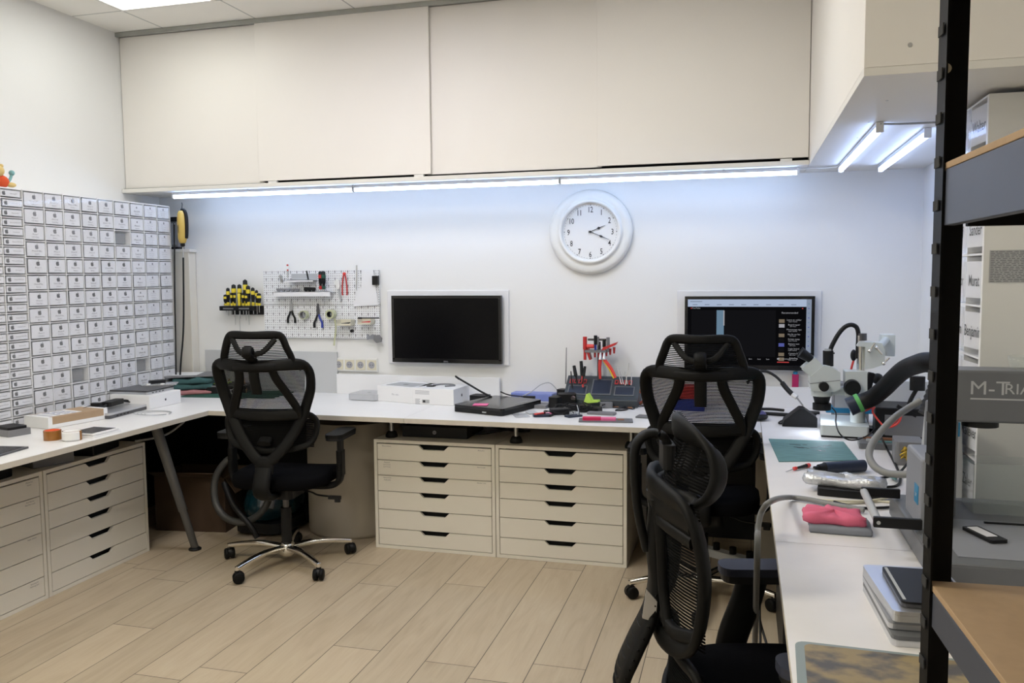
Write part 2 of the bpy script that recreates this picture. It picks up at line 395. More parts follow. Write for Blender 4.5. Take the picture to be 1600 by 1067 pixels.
for q in ((1386, 157), (1358, 191), (1340, 215)):
    e = P(*q, 'z', 2.034); MB().cyl((e.x-.314, e.y-2.517, -.0015), (e.x-.314, e.y-2.517, 0), .004, 'steel').build('screw', oc2)

# LED tubes
def tube_light(loc, length, rz, label, group, glow='tube_glow'):
    t = thing('tube_light', label, 'light', loc, rz, group)
    MB().box(-length/2, length/2, -.012, .012, -.016, 0, 'alu').build('housing', t, .001)
    MB().cyl((-length/2+.006, 0, -.026), (length/2-.006, 0, -.026), .0115, glow, seg=10).build('diffuser', t)
    for s in (-1, 1): MB().box(s*length/2-.006, s*length/2+.006, -.013, .013, -.037, -.0005, 'plasticwhite').build('end_cap', t, .002)
    return t
x0, x1 = -3.45, .268; L3 = (x1-x0)/3
for k, lab in enumerate(('leftmost tube light of the long row under the overhead cabinet, by the drawer wall', 'middle tube light of the long row under the overhead cabinet, left of the clock', 'rightmost tube light of the long row under the overhead cabinet, above the lit monitor')):
    tube_light((x0+L3*(k+.5), 4.555, 2.033), L3-.004, 0, lab, 'tube lights in a row above the back desk')
tube_light((.467, 3.90, 2.033), 1.23, PI/2, 'tube light with visible end cap above the microscope, left of the pair', 'tube lights under the right cabinet', 'tube_glow_right')
tube_light((.659, 4.02, 2.033), 1.1, PI/2, 'tube light nearer the right wall, right of the pair', 'tube lights under the right cabinet', 'tube_glow_right')
cable('light_cable', 'thin white cable joining the tube lights under the right cabinet', [(.268, 4.555, 2.026), (.33, 4.545, 2.026), (.40, 4.55, 2.024), (.467, 4.52, 2.026)], .004, 'plasticwhite')
cable('light_cable', 'thin cable running right from the end cap of the left tube light', [(.467, 3.28, 2.026), (.53, 3.31, 2.027), (.66, 3.32, 2.027), (.9, 3.32, 2.026)], .004, 'lightgrey')

# ------------------------------------------------------------------ left wall of small drawers
RX, RD = -3.50, .255
def label_mesh(kind, a, b):
    """unit label sheets in the y,z plane facing +x; a = width, b = height"""
    mb = MB(); e = .0004
    mb.box(-.0006, 0, -a/2, a/2, -b/2, b/2, 'label')
    xd, yd = Y, Z
    if kind[0] == 'big':
        mb.apple((e, 0.004, b*.20), xd, yd, .027, kind[3]); mb.text(kind[1], (e, .004, -b*.17), xd, yd, .0115, 'inkgrey', .9, .004); mb.text(kind[2], (e, .004, -b*.38), xd, yd, .0105, 'inkgrey', .9)
    elif kind[0] == 'flat':
        mb.apple((e, -a*.34, 0), xd, yd, .024, 'ink'); mb.text(kind[1], (e, a*.16, -.003), xd, yd, .0085, 'inkgrey')
    elif kind[0] == 'list':
        mb.apple((e, 0, b*.30), xd, yd, .015, 'inkgrey')
        for i, s_ in enumerate(kind[1:]): mb.text(s_, (e, -.004, b*.10-i*.0125), xd, yd, .0085, 'inksoft')
    elif kind[0] == 'name':
        mb.apple((e, 0, b*.22), xd, yd, .013, 'inkgrey'); mb.text(kind[1], (e, 0, -b*.18), xd, yd, .013, 'ink', 1, .01); mb.text(kind[2], (e, 0, -b*.38), xd, yd, .010, 'inkgrey')
    o = mb.build('label'); me = o.data; bpy.data.objects.remove(o); return me
def rack(label, ys, rows, ztop, zbot, pick, blanks=(), drop=()):
    """ys = column boundaries along the wall"""
    t = thing('drawer_rack', label, 'drawer rack', (RX-RD, ys[0], zbot))
    H = ztop-zbot; p = (H-.006)/rows; fr = MB(); Wd = ys[-1]-ys[0]; d = .0022
    fr.box(0, .004, 0, Wd, 0, H, 'board')
    for y in ys: fr.box(.004, RD-.002, max(0, y-ys[0]-d), min(Wd, y-ys[0]+d), 0, H, 'boxwhite')
    for r in range(rows+1): fr.box(.004, RD-.004, 0, Wd, r*p, r*p+(.006 if r in (0, rows) else .004), 'boxwhite')
    fr.build('rack_frame', t)
    cache = {}
    for c in range(len(ys)-1):
        w_ = ys[c+1]-ys[c]-.008; h_ = p-.009; yc = (ys[c]+ys[c+1])/2-ys[0]
        key = (round(w_, 4), round(h_, 4))
        if key not in cache:
            b = MB(); b.box(-.0022, 0, -w_/2, w_/2, -h_/2, h_/2, 'clear'); b.box(-.0022, .006, -w_/2, w_/2, -h_/2, -h_/2+.003, 'clear'); b.box(-.20, -.0023, -w_/2, w_/2, -h_/2, -h_/2+.0015, 'clear')
            b.box(-.06, -.03, -w_/2+.006, w_/2-.006, -h_/2+.002, h_/2-.012, 'grey')
            o = b.build('drawer'); cache[key] = o.data; bpy.data.objects.remove(o)
        for r in range(rows):
            jig = random.uniform(-.0025, .0015)
            o = bpy.data.objects.new('drawer', cache[key]); C.objects.link(o); o.parent = t
            o.location = (RD+jig, yc, H-.004-(r+.5)*p+.002)
            o.rotation_euler = (0, 0, random.uniform(-.012, .012))
            if (c, r) in blanks: continue
            me = pick(c, r, w_-.010, h_-.008)
            lb = bpy.data.objects.new('label', me); C.objects.link(lb); lb.parent = o
            lb.location = (-.0028, random.uniform(-.003, .004), -.002+random.uniform(-.001, .001)); lb.rotation_euler = (random.uniform(-.02, .02), 0, 0)
    return t
ycols = [1.0294*v for v in (3.358, 3.487, 3.611, 3.731, 3.852, 3.974, 4.100, 4.218, 4.336, 4.452)]
ZT = 1.953; ZB = DK+.001
_lab = {}
names = [('iPhone 11 Pro', 'Battery'), ('iPhone 11', 'LCD'), ('iPhone X', 'LCD Black'), ('iPhone 8 Plus', 'Battery'), ('iPhone 7', 'LCD White'), ('iPhone 6S', 'Dock Flex'), ('iPhone XS Max', 'Camera')]
def pick6(c, r, w_, h_):
    k = ('big', *names[(c*3+r*2) % 7], 'ink' if r > 3 else 'inkgrey'); q = (k, round(w_, 3))
    if q not in _lab: _lab[q] = label_mesh(k, w_, h_)
    return _lab[q]
def pick3(c, r, w_, h_):
    k = ('name', ('iPad 2018', 'iPhone 5', 'iWatch 38', 'Touch ID')[r % 4], ('Digitizer', 'Speaker', 'Battery')[r % 3]) if c == 0 else ('list', 'iPhone 6 plus', 'Home button', 'Flex cable', 'Vibrator', 'SIM tray')
    q = (k, round(w_, 3))
    if q not in _lab: _lab[q] = label_mesh(k, w_, h_)
    return _lab[q]
def picks(c, r, w_, h_):
    k = ('flat', ('Samsung A50 LCD', 'Samsung S9', 'Huawei P20 Lite', 'Macbook Air')[(r+c) % 4]); q = (k, round(w_, 3), round(h_, 3))
    if q not in _lab: _lab[q] = label_mesh(k, w_, h_)
    return _lab[q]
rack('widest white rack of clear labelled drawers on the left desk, six columns wide', ycols[:7], 14, ZT, ZB, pick6, {(2, 11), (5, 2)})
rack('white rack of clear drawers with finely printed labels, beside the hanging rotary tool', ycols[6:], 14, ZT, ZB, pick3, {(0, 11), (0, 13)})
rack('white rack of shallow clear drawers with one-line labels under the plush toy', [3.191, 3.323, 3.455], 25, ZT, ZB, picks)
# plush toy
q = P(4, 293, 'x', -3.58); t = thing('plush_toy', 'small orange and yellow plush toy on top of the drawer rack', 'toy', (-3.58, q.y-.01, ZT))
MB().sphere((0, 0, .035), .035, 'orange', sc=(1, 1.2, .95)).build('body', t)
MB().sphere((.01, -.02, .085), .028, 'plushyellow').sphere((.01, -.045, .105), .012, 'plushyellow').sphere((.01, .0, .112), .010, 'plushyellow').build('head', t)
MB().sphere((.02, .045, .022), .018, 'plushyellow', sc=(1, 1.4, .7)).build('foot', t)
MB().tube([(0, .04, .03), (0, .062, .06), (0, .07, .09)], .007, 'plushblue').sphere((0, .07, .085), .014, 'plushblue').build('tail', t)

# narrow cupboard behind the rack with rotary tool
q = P(296, 389, 'y', 4.74)
t = thing('narrow_cupboard', 'narrow tall white side cupboard in the back left corner behind the drawer racks', 'cupboard', (LW+.001, 4.74, DK+.0005))
MB().box(0, q.x-LW-.012, .003, BW-4.744, 0, q.z-DK-.02, 'cab_white').build('body', t, .002)
MB().box(0, q.x-LW, 0, BW-4.744, q.z-DK-.02, q.z-DK, 'board').build('top', t, .002)
ZR = q.z
a = P(274, 350, 'y', 4.77); t = thing('rotary_tool_stand', 'black and grey upright case standing on the narrow cupboard behind the yellow tool', 'case', (a.x, 4.777, ZR+.0005))
MB().rbox((.006, 0, .10), (.055, .06, .18), 'grey', .012).box(-.012, -.004, -.033, -.029, .03, .17, 'alu').box(.012, .018, -.033, -.029, .03, .17, 'alu').build('body', t)
MB().rbox((.006, 0, .195), (.06, .066, .03), 'black', .014).build('lid', t)
MB().rbox((.006, 0, .0075), (.062, .07, .015), 'black', .014).build('foot', t)
a = P(286, 358, 'y', 4.60); t = thing('rotary_tool', 'yellow and black rotary tool hanging by a hook above the narrow cupboard', 'power tool', (a.x+.012, 4.575, a.z))
MB().lathe([(.001, .115), (.018, .112), (.026, .09), (.029, .03), (.027, -.06), (.020, -.085), (.013, -.09)], 'drillyellow', 20).build('body', t)
MB().lathe([(.013, -.088), (.014, -.105), (.008, -.112), (.001, -.113)], 'black', 16).build('collar', t)
MB().tube([(0, .0, .118), (.022, 0, .112), (.034, 0, .07), (.033, 0, -.02), (.028, 0, -.06)], .011, 'black').build('grip', t)
MB().text('DREMEL', (-.003, -.0292, .0), Z, -X, .014, 'ink', 1, .02).build('lettering', t)
MB().tube([(0, .004, .117), (0, .01, .15), (-.01, .02, .165)], .0025, 'black').build('hook', t)
MB().cyl((0, 0, -.112), (0, 0, -.18), .004, 'steel').build('flexible_shaft', t)
cable('tool_cable', 'thin black cable hanging from the yellow rotary tool to the desk', [(a.x+.012, 4.575, a.z-.18), (a.x+.005, 4.56, 1.2), (a.x-.02, 4.55, .95), (a.x-.03, 4.54, DK+.005)], .0055, 'black')
cable('tool_cable', 'thin black cable hanging beside the edge of the drawer rack', [(a.x-.055, 4.59, ZR+.15), (a.x-.06, 4.575, 1.45), (a.x-.058, 4.56, 1.1), (a.x-.062, 4.55, DK+.005)], .0045, 'black')

# ------------------------------------------------------------------ worktops
WT = .026
def worktop(name, label, pts, mt='worktop', z=DK):
    c = Vector((sum(p[0] for p in pts)/len(pts), sum(p[1] for p in pts)/len(pts), z-WT))
    mb = MB(); q = [(p[0]-c.x, p[1]-c.y) for p in pts]
    mb.prism(q, 0, WT-.002, 'edge'); mb.prism(q, WT-.002, WT, mt)
    return tag(mb.build(name, None, 0, c), label, 'worktop')
YD, XL, XR = 4.015, -2.868, .096
xs0 = P(618, 659, 'z', DK).x
worktop('corner_worktop', 'white corner worktop carrying the drawer racks and turning along the back wall', [(LW+.002, 1.2), (XL, 1.2), (XL, YD), (xs0-.001, YD), (xs0-.001, BW-.002), (LW+.002, BW-.002)])
worktop('worktop', 'white worktop along the back wall carrying the black laptop and tool caddy', [(xs0+.001, YD), (XR-.001, YD), (XR-.001, BW-.002), (xs0+.001, BW-.002)])
ys_ = 2.372
worktop('worktop', 'worn white worktop on the right carrying the microscope and teal mat', [(XR+.001, ys_+.001), (RW-.002, ys_+.001), (RW-.002, BW-.002), (XR+.001, BW-.002)], 'worktop_worn')
worktop('worktop', 'white worktop nearest the viewer on the right carrying the laptop stack', [(XR+.001, 1.22), (RW-.002, 1.22), (RW-.002, ys_-.001), (XR+.001, ys_-.001)], 'worktop_worn')
# backsplash boards
a, b_ = P(296, 546, 'y', 4.80), P(484, 560, 'y', 4.80)
tag(MB().box(0, .965, 0, .016, 0, a.z-DK-.001, 'backsplash').build('backsplash', None, .001, (-3.44, BW-.018, DK+.0005)), 'pale grey upright board along the back left of the desk', 'board')
a = P(781, 596, 'y', 4.79)
tag(MB().box(0, a.x+2.47, 0, .018, 0, .125, 'boxwhite').build('backsplash', None, .001, (-2.47, BW-.04, DK+.0005)), 'low white board standing along the wall behind the computer boxes', 'board')
tag(MB().box(0, .80, 0, .018, 0, .115, 'boxwhite').build('backsplash', None, .001, (-.10, BW-.04, DK+.0005)), 'low white board along the wall behind the soldering stand', 'board')

# ------------------------------------------------------------------ drawer units
DH = .608
seams = [.586, .495, .410, .322, .220, .112, .020]
def drawer_unit(label, w_, loc, rz, tags, back=.48):
    t = thing('drawer_unit', label, 'drawer unit', loc, rz, 'white six-drawer units under the desks')
    b = MB(); p = .018
    b.box(0, p, 0, back, 0, DH, 'cab_white').box(w_-p, w_, 0, back, 0, DH, 'cab_white').box(p, w_-p, 0, back, DH-p, DH, 'cab_white').box(p, w_-p, 0, back, 0, p, 'cab_white').box(p, w_-p, back-.01, back, p, DH-p, 'cab_white')
    b.build('body', t, .0008)
    W_ = w_-2*p-.006
    for i in range(6):
        z1, z0 = seams[i]-.0025, seams[i+1]+.0015; c = W_/2; h = z1-z0
        mb = MB(); mb.xz([(0, 0), (W_, 0), (W_, h), (c+.085, h), (c+.06, h-.024), (c-.06, h-.024), (c-.085, h), (0, h)], 0, .016, 'cab_white')
        d = mb.build('drawer', t, .0008, (p+.003, .001, z0))
        MB().box(.012, W_-.012, .05, back-.03, .004, h-.012, 'gap').build('tray', d)  # solid black block added as the shade seen through the handle notch
        for (j, side, txts) in tags:
            if j == i:
                lb = MB()
                for n, s_ in enumerate(txts):
                    lb.text(s_, ((.055 if side == 'l' else W_-.055), -.0006, h-.014-n*.012), X, Z, .0095, 'inkgrey', .95)
                lb.build('lettering', d)
    return t
Wd = .694
drawer_unit('left white six-drawer unit under the back desk, with tiny printed tags', Wd, (-1.944, 4.178, 0), 0,
    [(0, 'l', ('iPhone battery',)), (0, 'r', ('iPad parts',)), (1, 'l', ('Macbook', 'Lcd 13 inch', 'Lcd 15 inch')), (1, 'r', ('iPad 4 touch',)), (2, 'l', ('Macbook fan', 'Keyboards')), (2, 'r', ('iPad Air 2 lcd',))])
drawer_unit('plain white six-drawer unit under the back desk, right one of the pair', Wd, (-1.2465, 4.178, 0), 0, [])
drawer_unit('plain white six-drawer unit under the left desk, next to the angled grey leg', Wd, (-3.139, 3.129, 0), PI/2, [], .48)
drawer_unit('white six-drawer unit at the left edge of the photo with tags in the drawer corners', Wd, (-3.139, 2.430, 0), PI/2,
    [(0, 'r', ('iPhone lcd', 'frames')), (1, 'r', ('iPad Mini lcd', 'iPad Mini touch')), (3, 'r', ('Apple adapter',)), (5, 'r', ('Samsung lcd', 'Samsung parts'))], .48)

def capita(x, y, label):
    t = thing('support_leg', label, 'leg', (x, y, DH), 0, 'short steel legs between drawer units and worktop')
    MB().lathe([(.001, .0), (.034, 0), (.034, .012), (.026, .03), (.020, .034), (.001, .035)], 'black', 20).build('foot', t)
    MB().cyl((0, 0, .034), (0, 0, DK-WT-DH-.001), .012, 'steel').build('tube', t)
for px, lab in ((600, 'short steel support leg at the left end of the back drawer units'), (811, 'short steel support leg on the middle of the back drawer units'), (994, 'short steel support leg at the right end of the back drawer units')):
    q = P(px, 688, 'z', DH); capita(q.x, 4.26, lab)
q = P(208, 672, 'x', -3.25); capita(-3.25, q.y, 'short steel support leg on the left drawer unit beside the angled leg')
# angled grey desk leg
t = thing('angled_support', 'long angled grey steel leg under the corner of the left desk', 'leg', (-2.905, 3.90, 0))
tp = P(253, 670, 'y', 3.72)
v0 = Vector((0, 0, .012)); v1 = Vector((tp.x+2.905-.02, -.2, DK-WT-.016))
MB().cyl(v0, v0.lerp(v1, .33), .020, 'steel_leg').cyl(v0.lerp(v1, .32), v1, .024, 'steel_leg', r1=.027).build('tube', t)
MB().lathe([(.001, .0), (.034, 0), (.034, .008), (.02, .016), (.001, .017)], 'black', 20).build('foot', t)

# ------------------------------------------------------------------ chairs
def office_chair(label, loc, rz, base_rot, head_tilt=0, head_drop=0, back_tilt=0, blurb=None):
    t = thing('office_chair', label, 'chair', loc, rz, 'black mesh office chairs')
    def surf(u, z):     # rear surface of the back, chair faces +y
        s = (z-.55)/.65; z = .55+(z-.55)*.87
        return Vector((u, -.235 - .10*s + .06*math.sin(PI*min(1, max(0, s))) + 1.7*u*u*(.4+.6*min(1, max(0, s))) - back_tilt*(z-.5), z))
    nb = lambda p: (p.x*-2.2, -1, .1)
    # base
    b = MB(); arms = [R(base_rot+72*k) for k in range(5)]
    b.lathe([(.001, .045), (.038, .045), (.044, .07), (.038, .105), (.030, .115), (.001, .116)], 'chrome', 20)
    for a in arms:
        d = Vector((math.cos(a), math.sin(a), 0)); n = Vector((0, 0, 1))
        b.ribbon([d*.02+Z*.088, d*.14+Z*.098, d*.25+Z*.090, d*.335+Z*.074], lambda q: .046-.022*q, .026, lambda p: (0, 0, 1), 'chrome', 3)
        b.cyl(d*.335+Z*.084, d*.335+Z*.055, .011, 'chrome', seg=12)
    b.build('star_base', t)
    for k, a in enumerate(arms):
        d = Vector((math.cos(a), math.sin(a), 0)); sd = (1, -1, 1, 1, -1)[k]*(.5+k*.9)
        c = bpy.data.objects.new('caster', None)
        mb = MB(); mb.cyl((0, 0, .045), (0, 0, .066), .012, 'black'); mb.lathe([(.022, -.008), (.024, .008)], 'black', 16, Matrix.Translation((0, .0, .036)) @ Matrix.Rotation(PI/2, 4, 'X'))
        mb.cyl((-.0, -.022, .033), (0, .022, .033), .016, 'black')
        c = mb.build('caster', t, 0, d*.335, sd)
        for s in (-1, 1):
            T = Matrix.Translation((.006, s*.0155, .0295)) @ Matrix.Rotation(PI/2, 4, 'X')
            MB().lathe([(.001, -.011), (.022, -.011), (.0275, -.008), (.029, 0), (.0275, .008), (.022, .011), (.001, .011)], 'chairplastic', 22, T).build('wheel', c)
    MB().cyl((0, 0, .112), (0, 0, .30), .027, 'black', seg=20).cyl((0, 0, .30), (0, 0, .40), .016, 'alu_dark').build('column', t)
    mb = MB(); mb.rbox((0, -.02, .405), (.20, .26, .05), 'black', .03); mb.ribbon([(0, -.12, .405), (0, -.22, .41), (0, -.275, .46), surf(0, .56)], .09, .035, lambda p: (0, -1, -.8), 'chairplastic', 4)
    mb.build('mechanism', t)
    MB().tube([(.06, .0, .40), (.14, .0, .385), (.18, .0, .37), (.25, .0, .365)], .005, 'black').rbox((.27, 0, .360), (.07, .022, .016), 'black', .008).rbox((.285, 0, .348), (.03, .02, .022), 'black', .006).build('lever', t)
    # seat
    pts = []
    for i in range(40):
        a = 2*PI*i/40; ca, sa = math.cos(a), math.sin(a)
        pts.append((.255*math.copysign(abs(ca)**.55, ca)*(1+.04*sa), .24*math.copysign(abs(sa)**.6, sa)+.03))
    mb = MB(); n = len(pts); rows = [(.86, .432), (.97, .44), (1.0, .462), (.985, .488), (.92, .503), (.6, .506), (.01, .500)]
    v = [(x*k, (y-.03)*k+.03, z - (.028*max(0, (y-.03)/.24)**3 if z > .43 else 0)) for k, z in rows for x, y in pts]
    mb.add(v, [(r*n+i, r*n+(i+1) % n, (r+1)*n+(i+1) % n, (r+1)*n+i) for r in range(len(rows)-1) for i in range(n)] + [tuple(range(n-1, -1, -1))], 'chairfabric', True)
    mb.build('seat', t)
    # back frame
    def line(uz): return [surf(u, z) for u, z in uz]
    mb = MB()
    outer = [(0, 1.150), (-.12, 1.158), (-.205, 1.156), (-.238, 1.12), (-.234, 1.02), (-.21, .93), (-.185, .85), (-.145, .76), (-.09, .67), (-.035, .605), (0, .598),
             (.035, .605), (.09, .67), (.145, .76), (.185, .85), (.21, .93), (.234, 1.02), (.238, 1.12), (.205, 1.156), (.12, 1.158)]
    mb.ribbon(line(outer), .058, .026, nb, 'chairplastic', 4, close=True)
    for s in (-1, 1):
        mb.ribbon(line([(s*.085, 1.15), (s*.095, 1.08), (s*.13, .99), (s*.165, .90), (s*.17, .84)]), .046, .02, nb, 'chairplastic', 3)
    mb.ribbon(line([(-.19, .868), (-.08, .862), (0, .86), (.08, .862), (.19, .868)]), .052, .02, nb, 'chairplastic', 3)
    mb.ribbon([surf(0, .68)+Vector((0, 0, -.06)), surf(0, .60), surf(0, .53)], .10, .03, nb, 'chairplastic', 3)
    fr = mb.build('back_frame', t)
    mb = MB()
    z = .875
    while z < 1.15:
        hw = .185 + (z-.85)/.3*.04; k = 10
        pp = [surf(-hw+2*hw*i/k, z)+Vector((0, .008, 0)) for i in range(k+1)]
        v = []; 
        for p in pp: v += [p+Vector((0, 0, -.0024)), p+Vector((0, 0, .0024)), p+Vector((0, .0016, .0024)), p+Vector((0, .0016, -.0024))]
        mb.add(v, [(4*i+j, 4*i+(j+1) % 4, 4*i+4+(j+1) % 4, 4*i+4+j) for i in range(k) for j in range(4)], 'chairmesh'); z += .0078
    mb.build('back_mesh', t)
    # lumbar support
    def ls(u, z): return Vector((u, -.195+1.2*u*u - back_tilt*(z-.5)*.8, z))
    mb = MB(); mb.ribbon([ls(u, z) for u, z in [(0, .83), (-.15, .83), (-.225, .80), (-.235, .74), (-.20, .67), (-.1, .645), (0, .64), (.1, .645), (.20, .67), (.235, .74), (.225, .80), (.15, .83)]], .034, .02, nb, 'chairplastic', 4, close=True)
    k = 10; z = .655
    while z < .82:
        pp = [ls(-.22+.44*i/k, z)+Vector((0, .006, 0)) for i in range(k+1)]; v = []
        for p in pp: v += [p+Vector((0, 0, -.0034)), p+Vector((0, 0, .0034)), p+Vector((0, .002, .0034)), p+Vector((0, .002, -.0034))]
        mb.add(v, [(4*i+j, 4*i+(j+1) % 4, 4*i+4+(j+1) % 4, 4*i+4+j) for i in range(k) for j in range(4)], 'chairmesh'); z += .0085
    mb.ribbon([ls(0, .70), surf(0, .70)+Vector((0, -.01, 0))], .07, .03, lambda p: (0, 0, 1), 'chairplastic', 1)
    mb.build('lumbar_support', t)
    # headrest
    piv = surf(0, 1.20)+Vector((0, .02, .02-head_drop))
    TH = Matrix.Translation(piv) @ Matrix.Rotation(head_tilt, 4, 'X')
    hs = lambda u, z: TH @ Vector((u, 2.4*u*u-.01-.012*math.cos(z*20), z))
    nh = lambda p: (p.x*-3, -1, 0)
    mb = MB(); mb.ribbon([hs(u, z) for u, z in [(0, .088), (-.10, .090), (-.135, .078), (-.155, .03), (-.175, -.03), (-.165, -.058), (-.08, -.064), (0, -.064), (.08, -.064), (.165, -.058), (.175, -.03), (.155, .03), (.135, .078), (.10, .090)]], .038, .022, nh, 'chairplastic', 4, close=True)
    mb.ribbon([hs(-.11, .07), hs(-.06, .01), hs(0, -.002), hs(.06, .01), hs(.11, .07)], .026, .018, nh, 'chairplastic', 3)
    z = -.055
    while z < .085:
        hw = .165-(z+.055)*.28; k = 8; v = []
        for i in range(k+1):
            u = -hw+2*hw*i/k
            for dz, dy in ((-.002, .006), (.002, .006), (.002, .008), (-.002, .008)): v.append(hs(u, z+dz)+Vector((0, dy, 0)))
        mb.add(v, [(4*i+j, 4*i+(j+1) % 4, 4*i+4+(j+1) % 4, 4*i+4+j) for i in range(k) for j in range(4)], 'chairmesh'); z += .0078
    hd = mb.build('headrest', t)
    sb = surf(0, 1.02); mb = MB()
    mb.ribbon([sb+Vector((0, -.018, -.02)), sb+Vector((0, -.045, .06)), sb+Vector((0, -.052, .14)), piv+Vector((0, -.06, .0)), piv+Vector((0, -.045, .028)), hs(0, 0)+Vector((0, -.008, .005))], .052, .026, lambda p: (0, -1, .3), 'chairplastic', 4)
    mb.build('headrest_stem', t)
    for s in (-1, 1):
        a = MB(); a.ribbon([(s*.12, .02, .415), (s*.24, .02, .418), (s*.292, .02, .45), (s*.30, .02, .54)], .07, .03, lambda p: (0, 1, 0) if False else (s*.6, 0, -.8), 'chairplastic', 4)
        a.rbox((s*.30, .02, .54), (.032, .062, .13), 'chairplastic', .012).rbox((s*.30, .02, .625), (.024, .05, .09), 'black', .01)
        a.build('armrest_bracket', t)
        MB().rbox((s*.295, .045, .677), (.09, .25, .014), 'black', .035, seg=5).rbox((s*.295, .045, .692), (.092, .255, .018), 'chairplastic', .036, seg=5).build('armrest_pad', t, .004)
    return t
ch1 = office_chair('black mesh office chair with chrome star base standing alone at the back left desk', (-2.29, 3.83, 0), R(6), -105-6)
ch2 = office_chair('black mesh office chair facing the lit monitor, partly hidden behind the nearer chair', (-.165, 3.89, 0), R(0), -162)
def split_chair(label, loc, rz):
    """chair with a ribbed central spine and a back frame with two side openings"""
    t = thing('office_chair', label, 'chair', loc, rz, 'black mesh office chairs')
    def surf(u, z): return Vector((u, -.255 + 1.5*u*u - .10*max(0, z-.85), z))
    nb = lambda p: (p.x*-2.6, -1, 0)
    def line(uz): return [surf(u, z) for u, z in uz]
    b = MB(); b.lathe([(.001, .045), (.038, .045), (.044, .07), (.030, .115), (.001, .116)], 'chrome', 20)
    for k in range(5):
        a = R(30+72*k); d = Vector((math.cos(a), math.sin(a), 0))
        b.ribbon([d*.02+Z*.088, d*.14+Z*.098, d*.25+Z*.090, d*.335+Z*.074], lambda q: .046-.022*q, .026, lambda p: (0, 0, 1), 'chrome', 3)
        b.cyl(d*.335+Z*.084, d*.335+Z*.055, .011, 'chrome', seg=12)
    b.build('star_base', t)
    for k in range(5):
        a = R(30+72*k); d = Vector((math.cos(a), math.sin(a), 0))
        c = MB().cyl((0, 0, .045), (0, 0, .066), .012, 'black').cyl((0, -.022, .033), (0, .022, .033), .016, 'black').build('caster', t, 0, d*.335, k)
        for s in (-1, 1):
            MB().lathe([(.001, -.011), (.022, -.011), (.029, 0), (.022, .011), (.001, .011)], 'chairplastic', 22, Matrix.Translation((.006, s*.0155, .0295)) @ Matrix.Rotation(PI/2, 4, 'X')).build('wheel', c)
    MB().cyl((0, 0, .112), (0, 0, .27), .027, 'black', seg=20).cyl((0, 0, .27), (0, 0, .36), .016, 'alu_dark').build('column', t)
    MB().rbox((0, -.02, .365), (.22, .30, .05), 'black', .03).build('mechanism', t, .004)
    n = 40; pts = []
    for i in range(n):
        a = 2*PI*i/n; ca, sa = math.cos(a), math.sin(a)
        pts.append((.255*math.copysign(abs(ca)**.55, ca), .24*math.copysign(abs(sa)**.6, sa)))
    rows = [(.86, .392), (.97, .40), (1.0, .425), (.985, .455), (.92, .470), (.6, .474), (.01, .470)]
    v = [(x*k, y*k+.04, z) for k, z in rows for x, y in pts]
    MB().add(v, [(r*n+i, r*n+(i+1) % n, (r+1)*n+(i+1) % n, (r+1)*n+i) for r in range(len(rows)-1) for i in range(n)] + [tuple(range(n-1, -1, -1))], 'chairfabric', True).build('seat', t)
    # spine
    sp = [(0, -.262, .97), (0, -.268, .86), (0, -.262, .78), (0, -.275, .70), (0, -.315, .61), (0, -.345, .53), (0, -.335, .46), (0, -.25, .39), (0, -.10, .365)]
    mb = MB(); mb.ribbon(sp, lambda q: .075+.07*math.exp(-((q-.52)/.22)**2), .034, lambda p: (0, -1, -.3 if p.z > .45 else -3), 'chairplastic', 5, 12)
    pa = smooth_path(sp, 10)
    for i in range(24, 62, 3):
        p = pa[i]; d = (pa[i+1]-pa[i-1]).normalized(); wd = .075+.07*math.exp(-((i/80-.52)/.22)**2)
        mb.ribbon([p+Vector((-wd/2, 0, .012)), p+Vector((-wd/4, -.016, -.002)), p+Vector((0, -.020, -.006)), p+Vector((wd/4, -.016, -.002)), p+Vector((wd/2, 0, .012))], .006, .005, lambda q: (0, -1, 0), 'chairplastic', 2, 6)
    spn = mb.build('spine', t)
    o = MB().prism([(-.022, -.03), (.010, -.040), (.014, .012), (-.012, .042)], -.003, .003, 'alu', Matrix.Translation((.052, -.279, .735)) @ Matrix.Rotation(R(90), 4, 'Y') @ Matrix.Rotation(R(90), 4, 'Z')).build('badge', spn, .002)
    # back frame
    mb = MB()
    mb.ribbon(line([(0, 1.035), (-.12, 1.03), (-.19, 1.01), (-.215, .96), (-.222, .86), (-.212, .76), (-.19, .70), (-.12, .665), (0, .655), (.12, .665), (.19, .70), (.212, .76), (.222, .86), (.215, .96), (.19, 1.01), (.12, 1.03)]), .05, .024, nb, 'chairplastic', 4, close=True)
    mb.ribbon(line([(-.20, .985), (-.1, .995), (0, 1.0), (.1, .995), (.20, .985)]), .06, .02, nb, 'chairplastic', 3)
    for s in (-1, 1):
        mb.ribbon(line([(s*.045, 1.0), (s*.05, .90), (s*.055, .78), (s*.09, .70)]), .034, .026, nb, 'chairplastic', 4)
        mb.ribbon(line([(s*.05, .955), (s*.12, .952), (s*.2, .94)]), .030, .024, nb, 'chairplastic', 3)
        mb.ribbon(line([(s*.06, .72), (s*.12, .70), (s*.2, .72)]), .034, .024, nb, 'chairplastic', 3)
    for u0, u1, z0, z1 in ((-.20, .20, .945, 1.03), (-.045, .045, .66, .95)):
        k = 12; v = []
        for i in range(k+1):
            u = u0+(u1-u0)*i/k
            for z in (z0, z1):
                for e in (0, .008): v.append(surf(u, z)+Vector((0, e, 0)))
        mb.add(v, [f for i in range(k) for f in ((4*i, 4*i+2, 4*i+6, 4*i+4), (4*i+1, 4*i+5, 4*i+7, 4*i+3), (4*i+2, 4*i+3, 4*i+7, 4*i+6), (4*i, 4*i+4, 4*i+5, 4*i+1))], 'chairplastic', True)
    mb.build('back_frame', t)
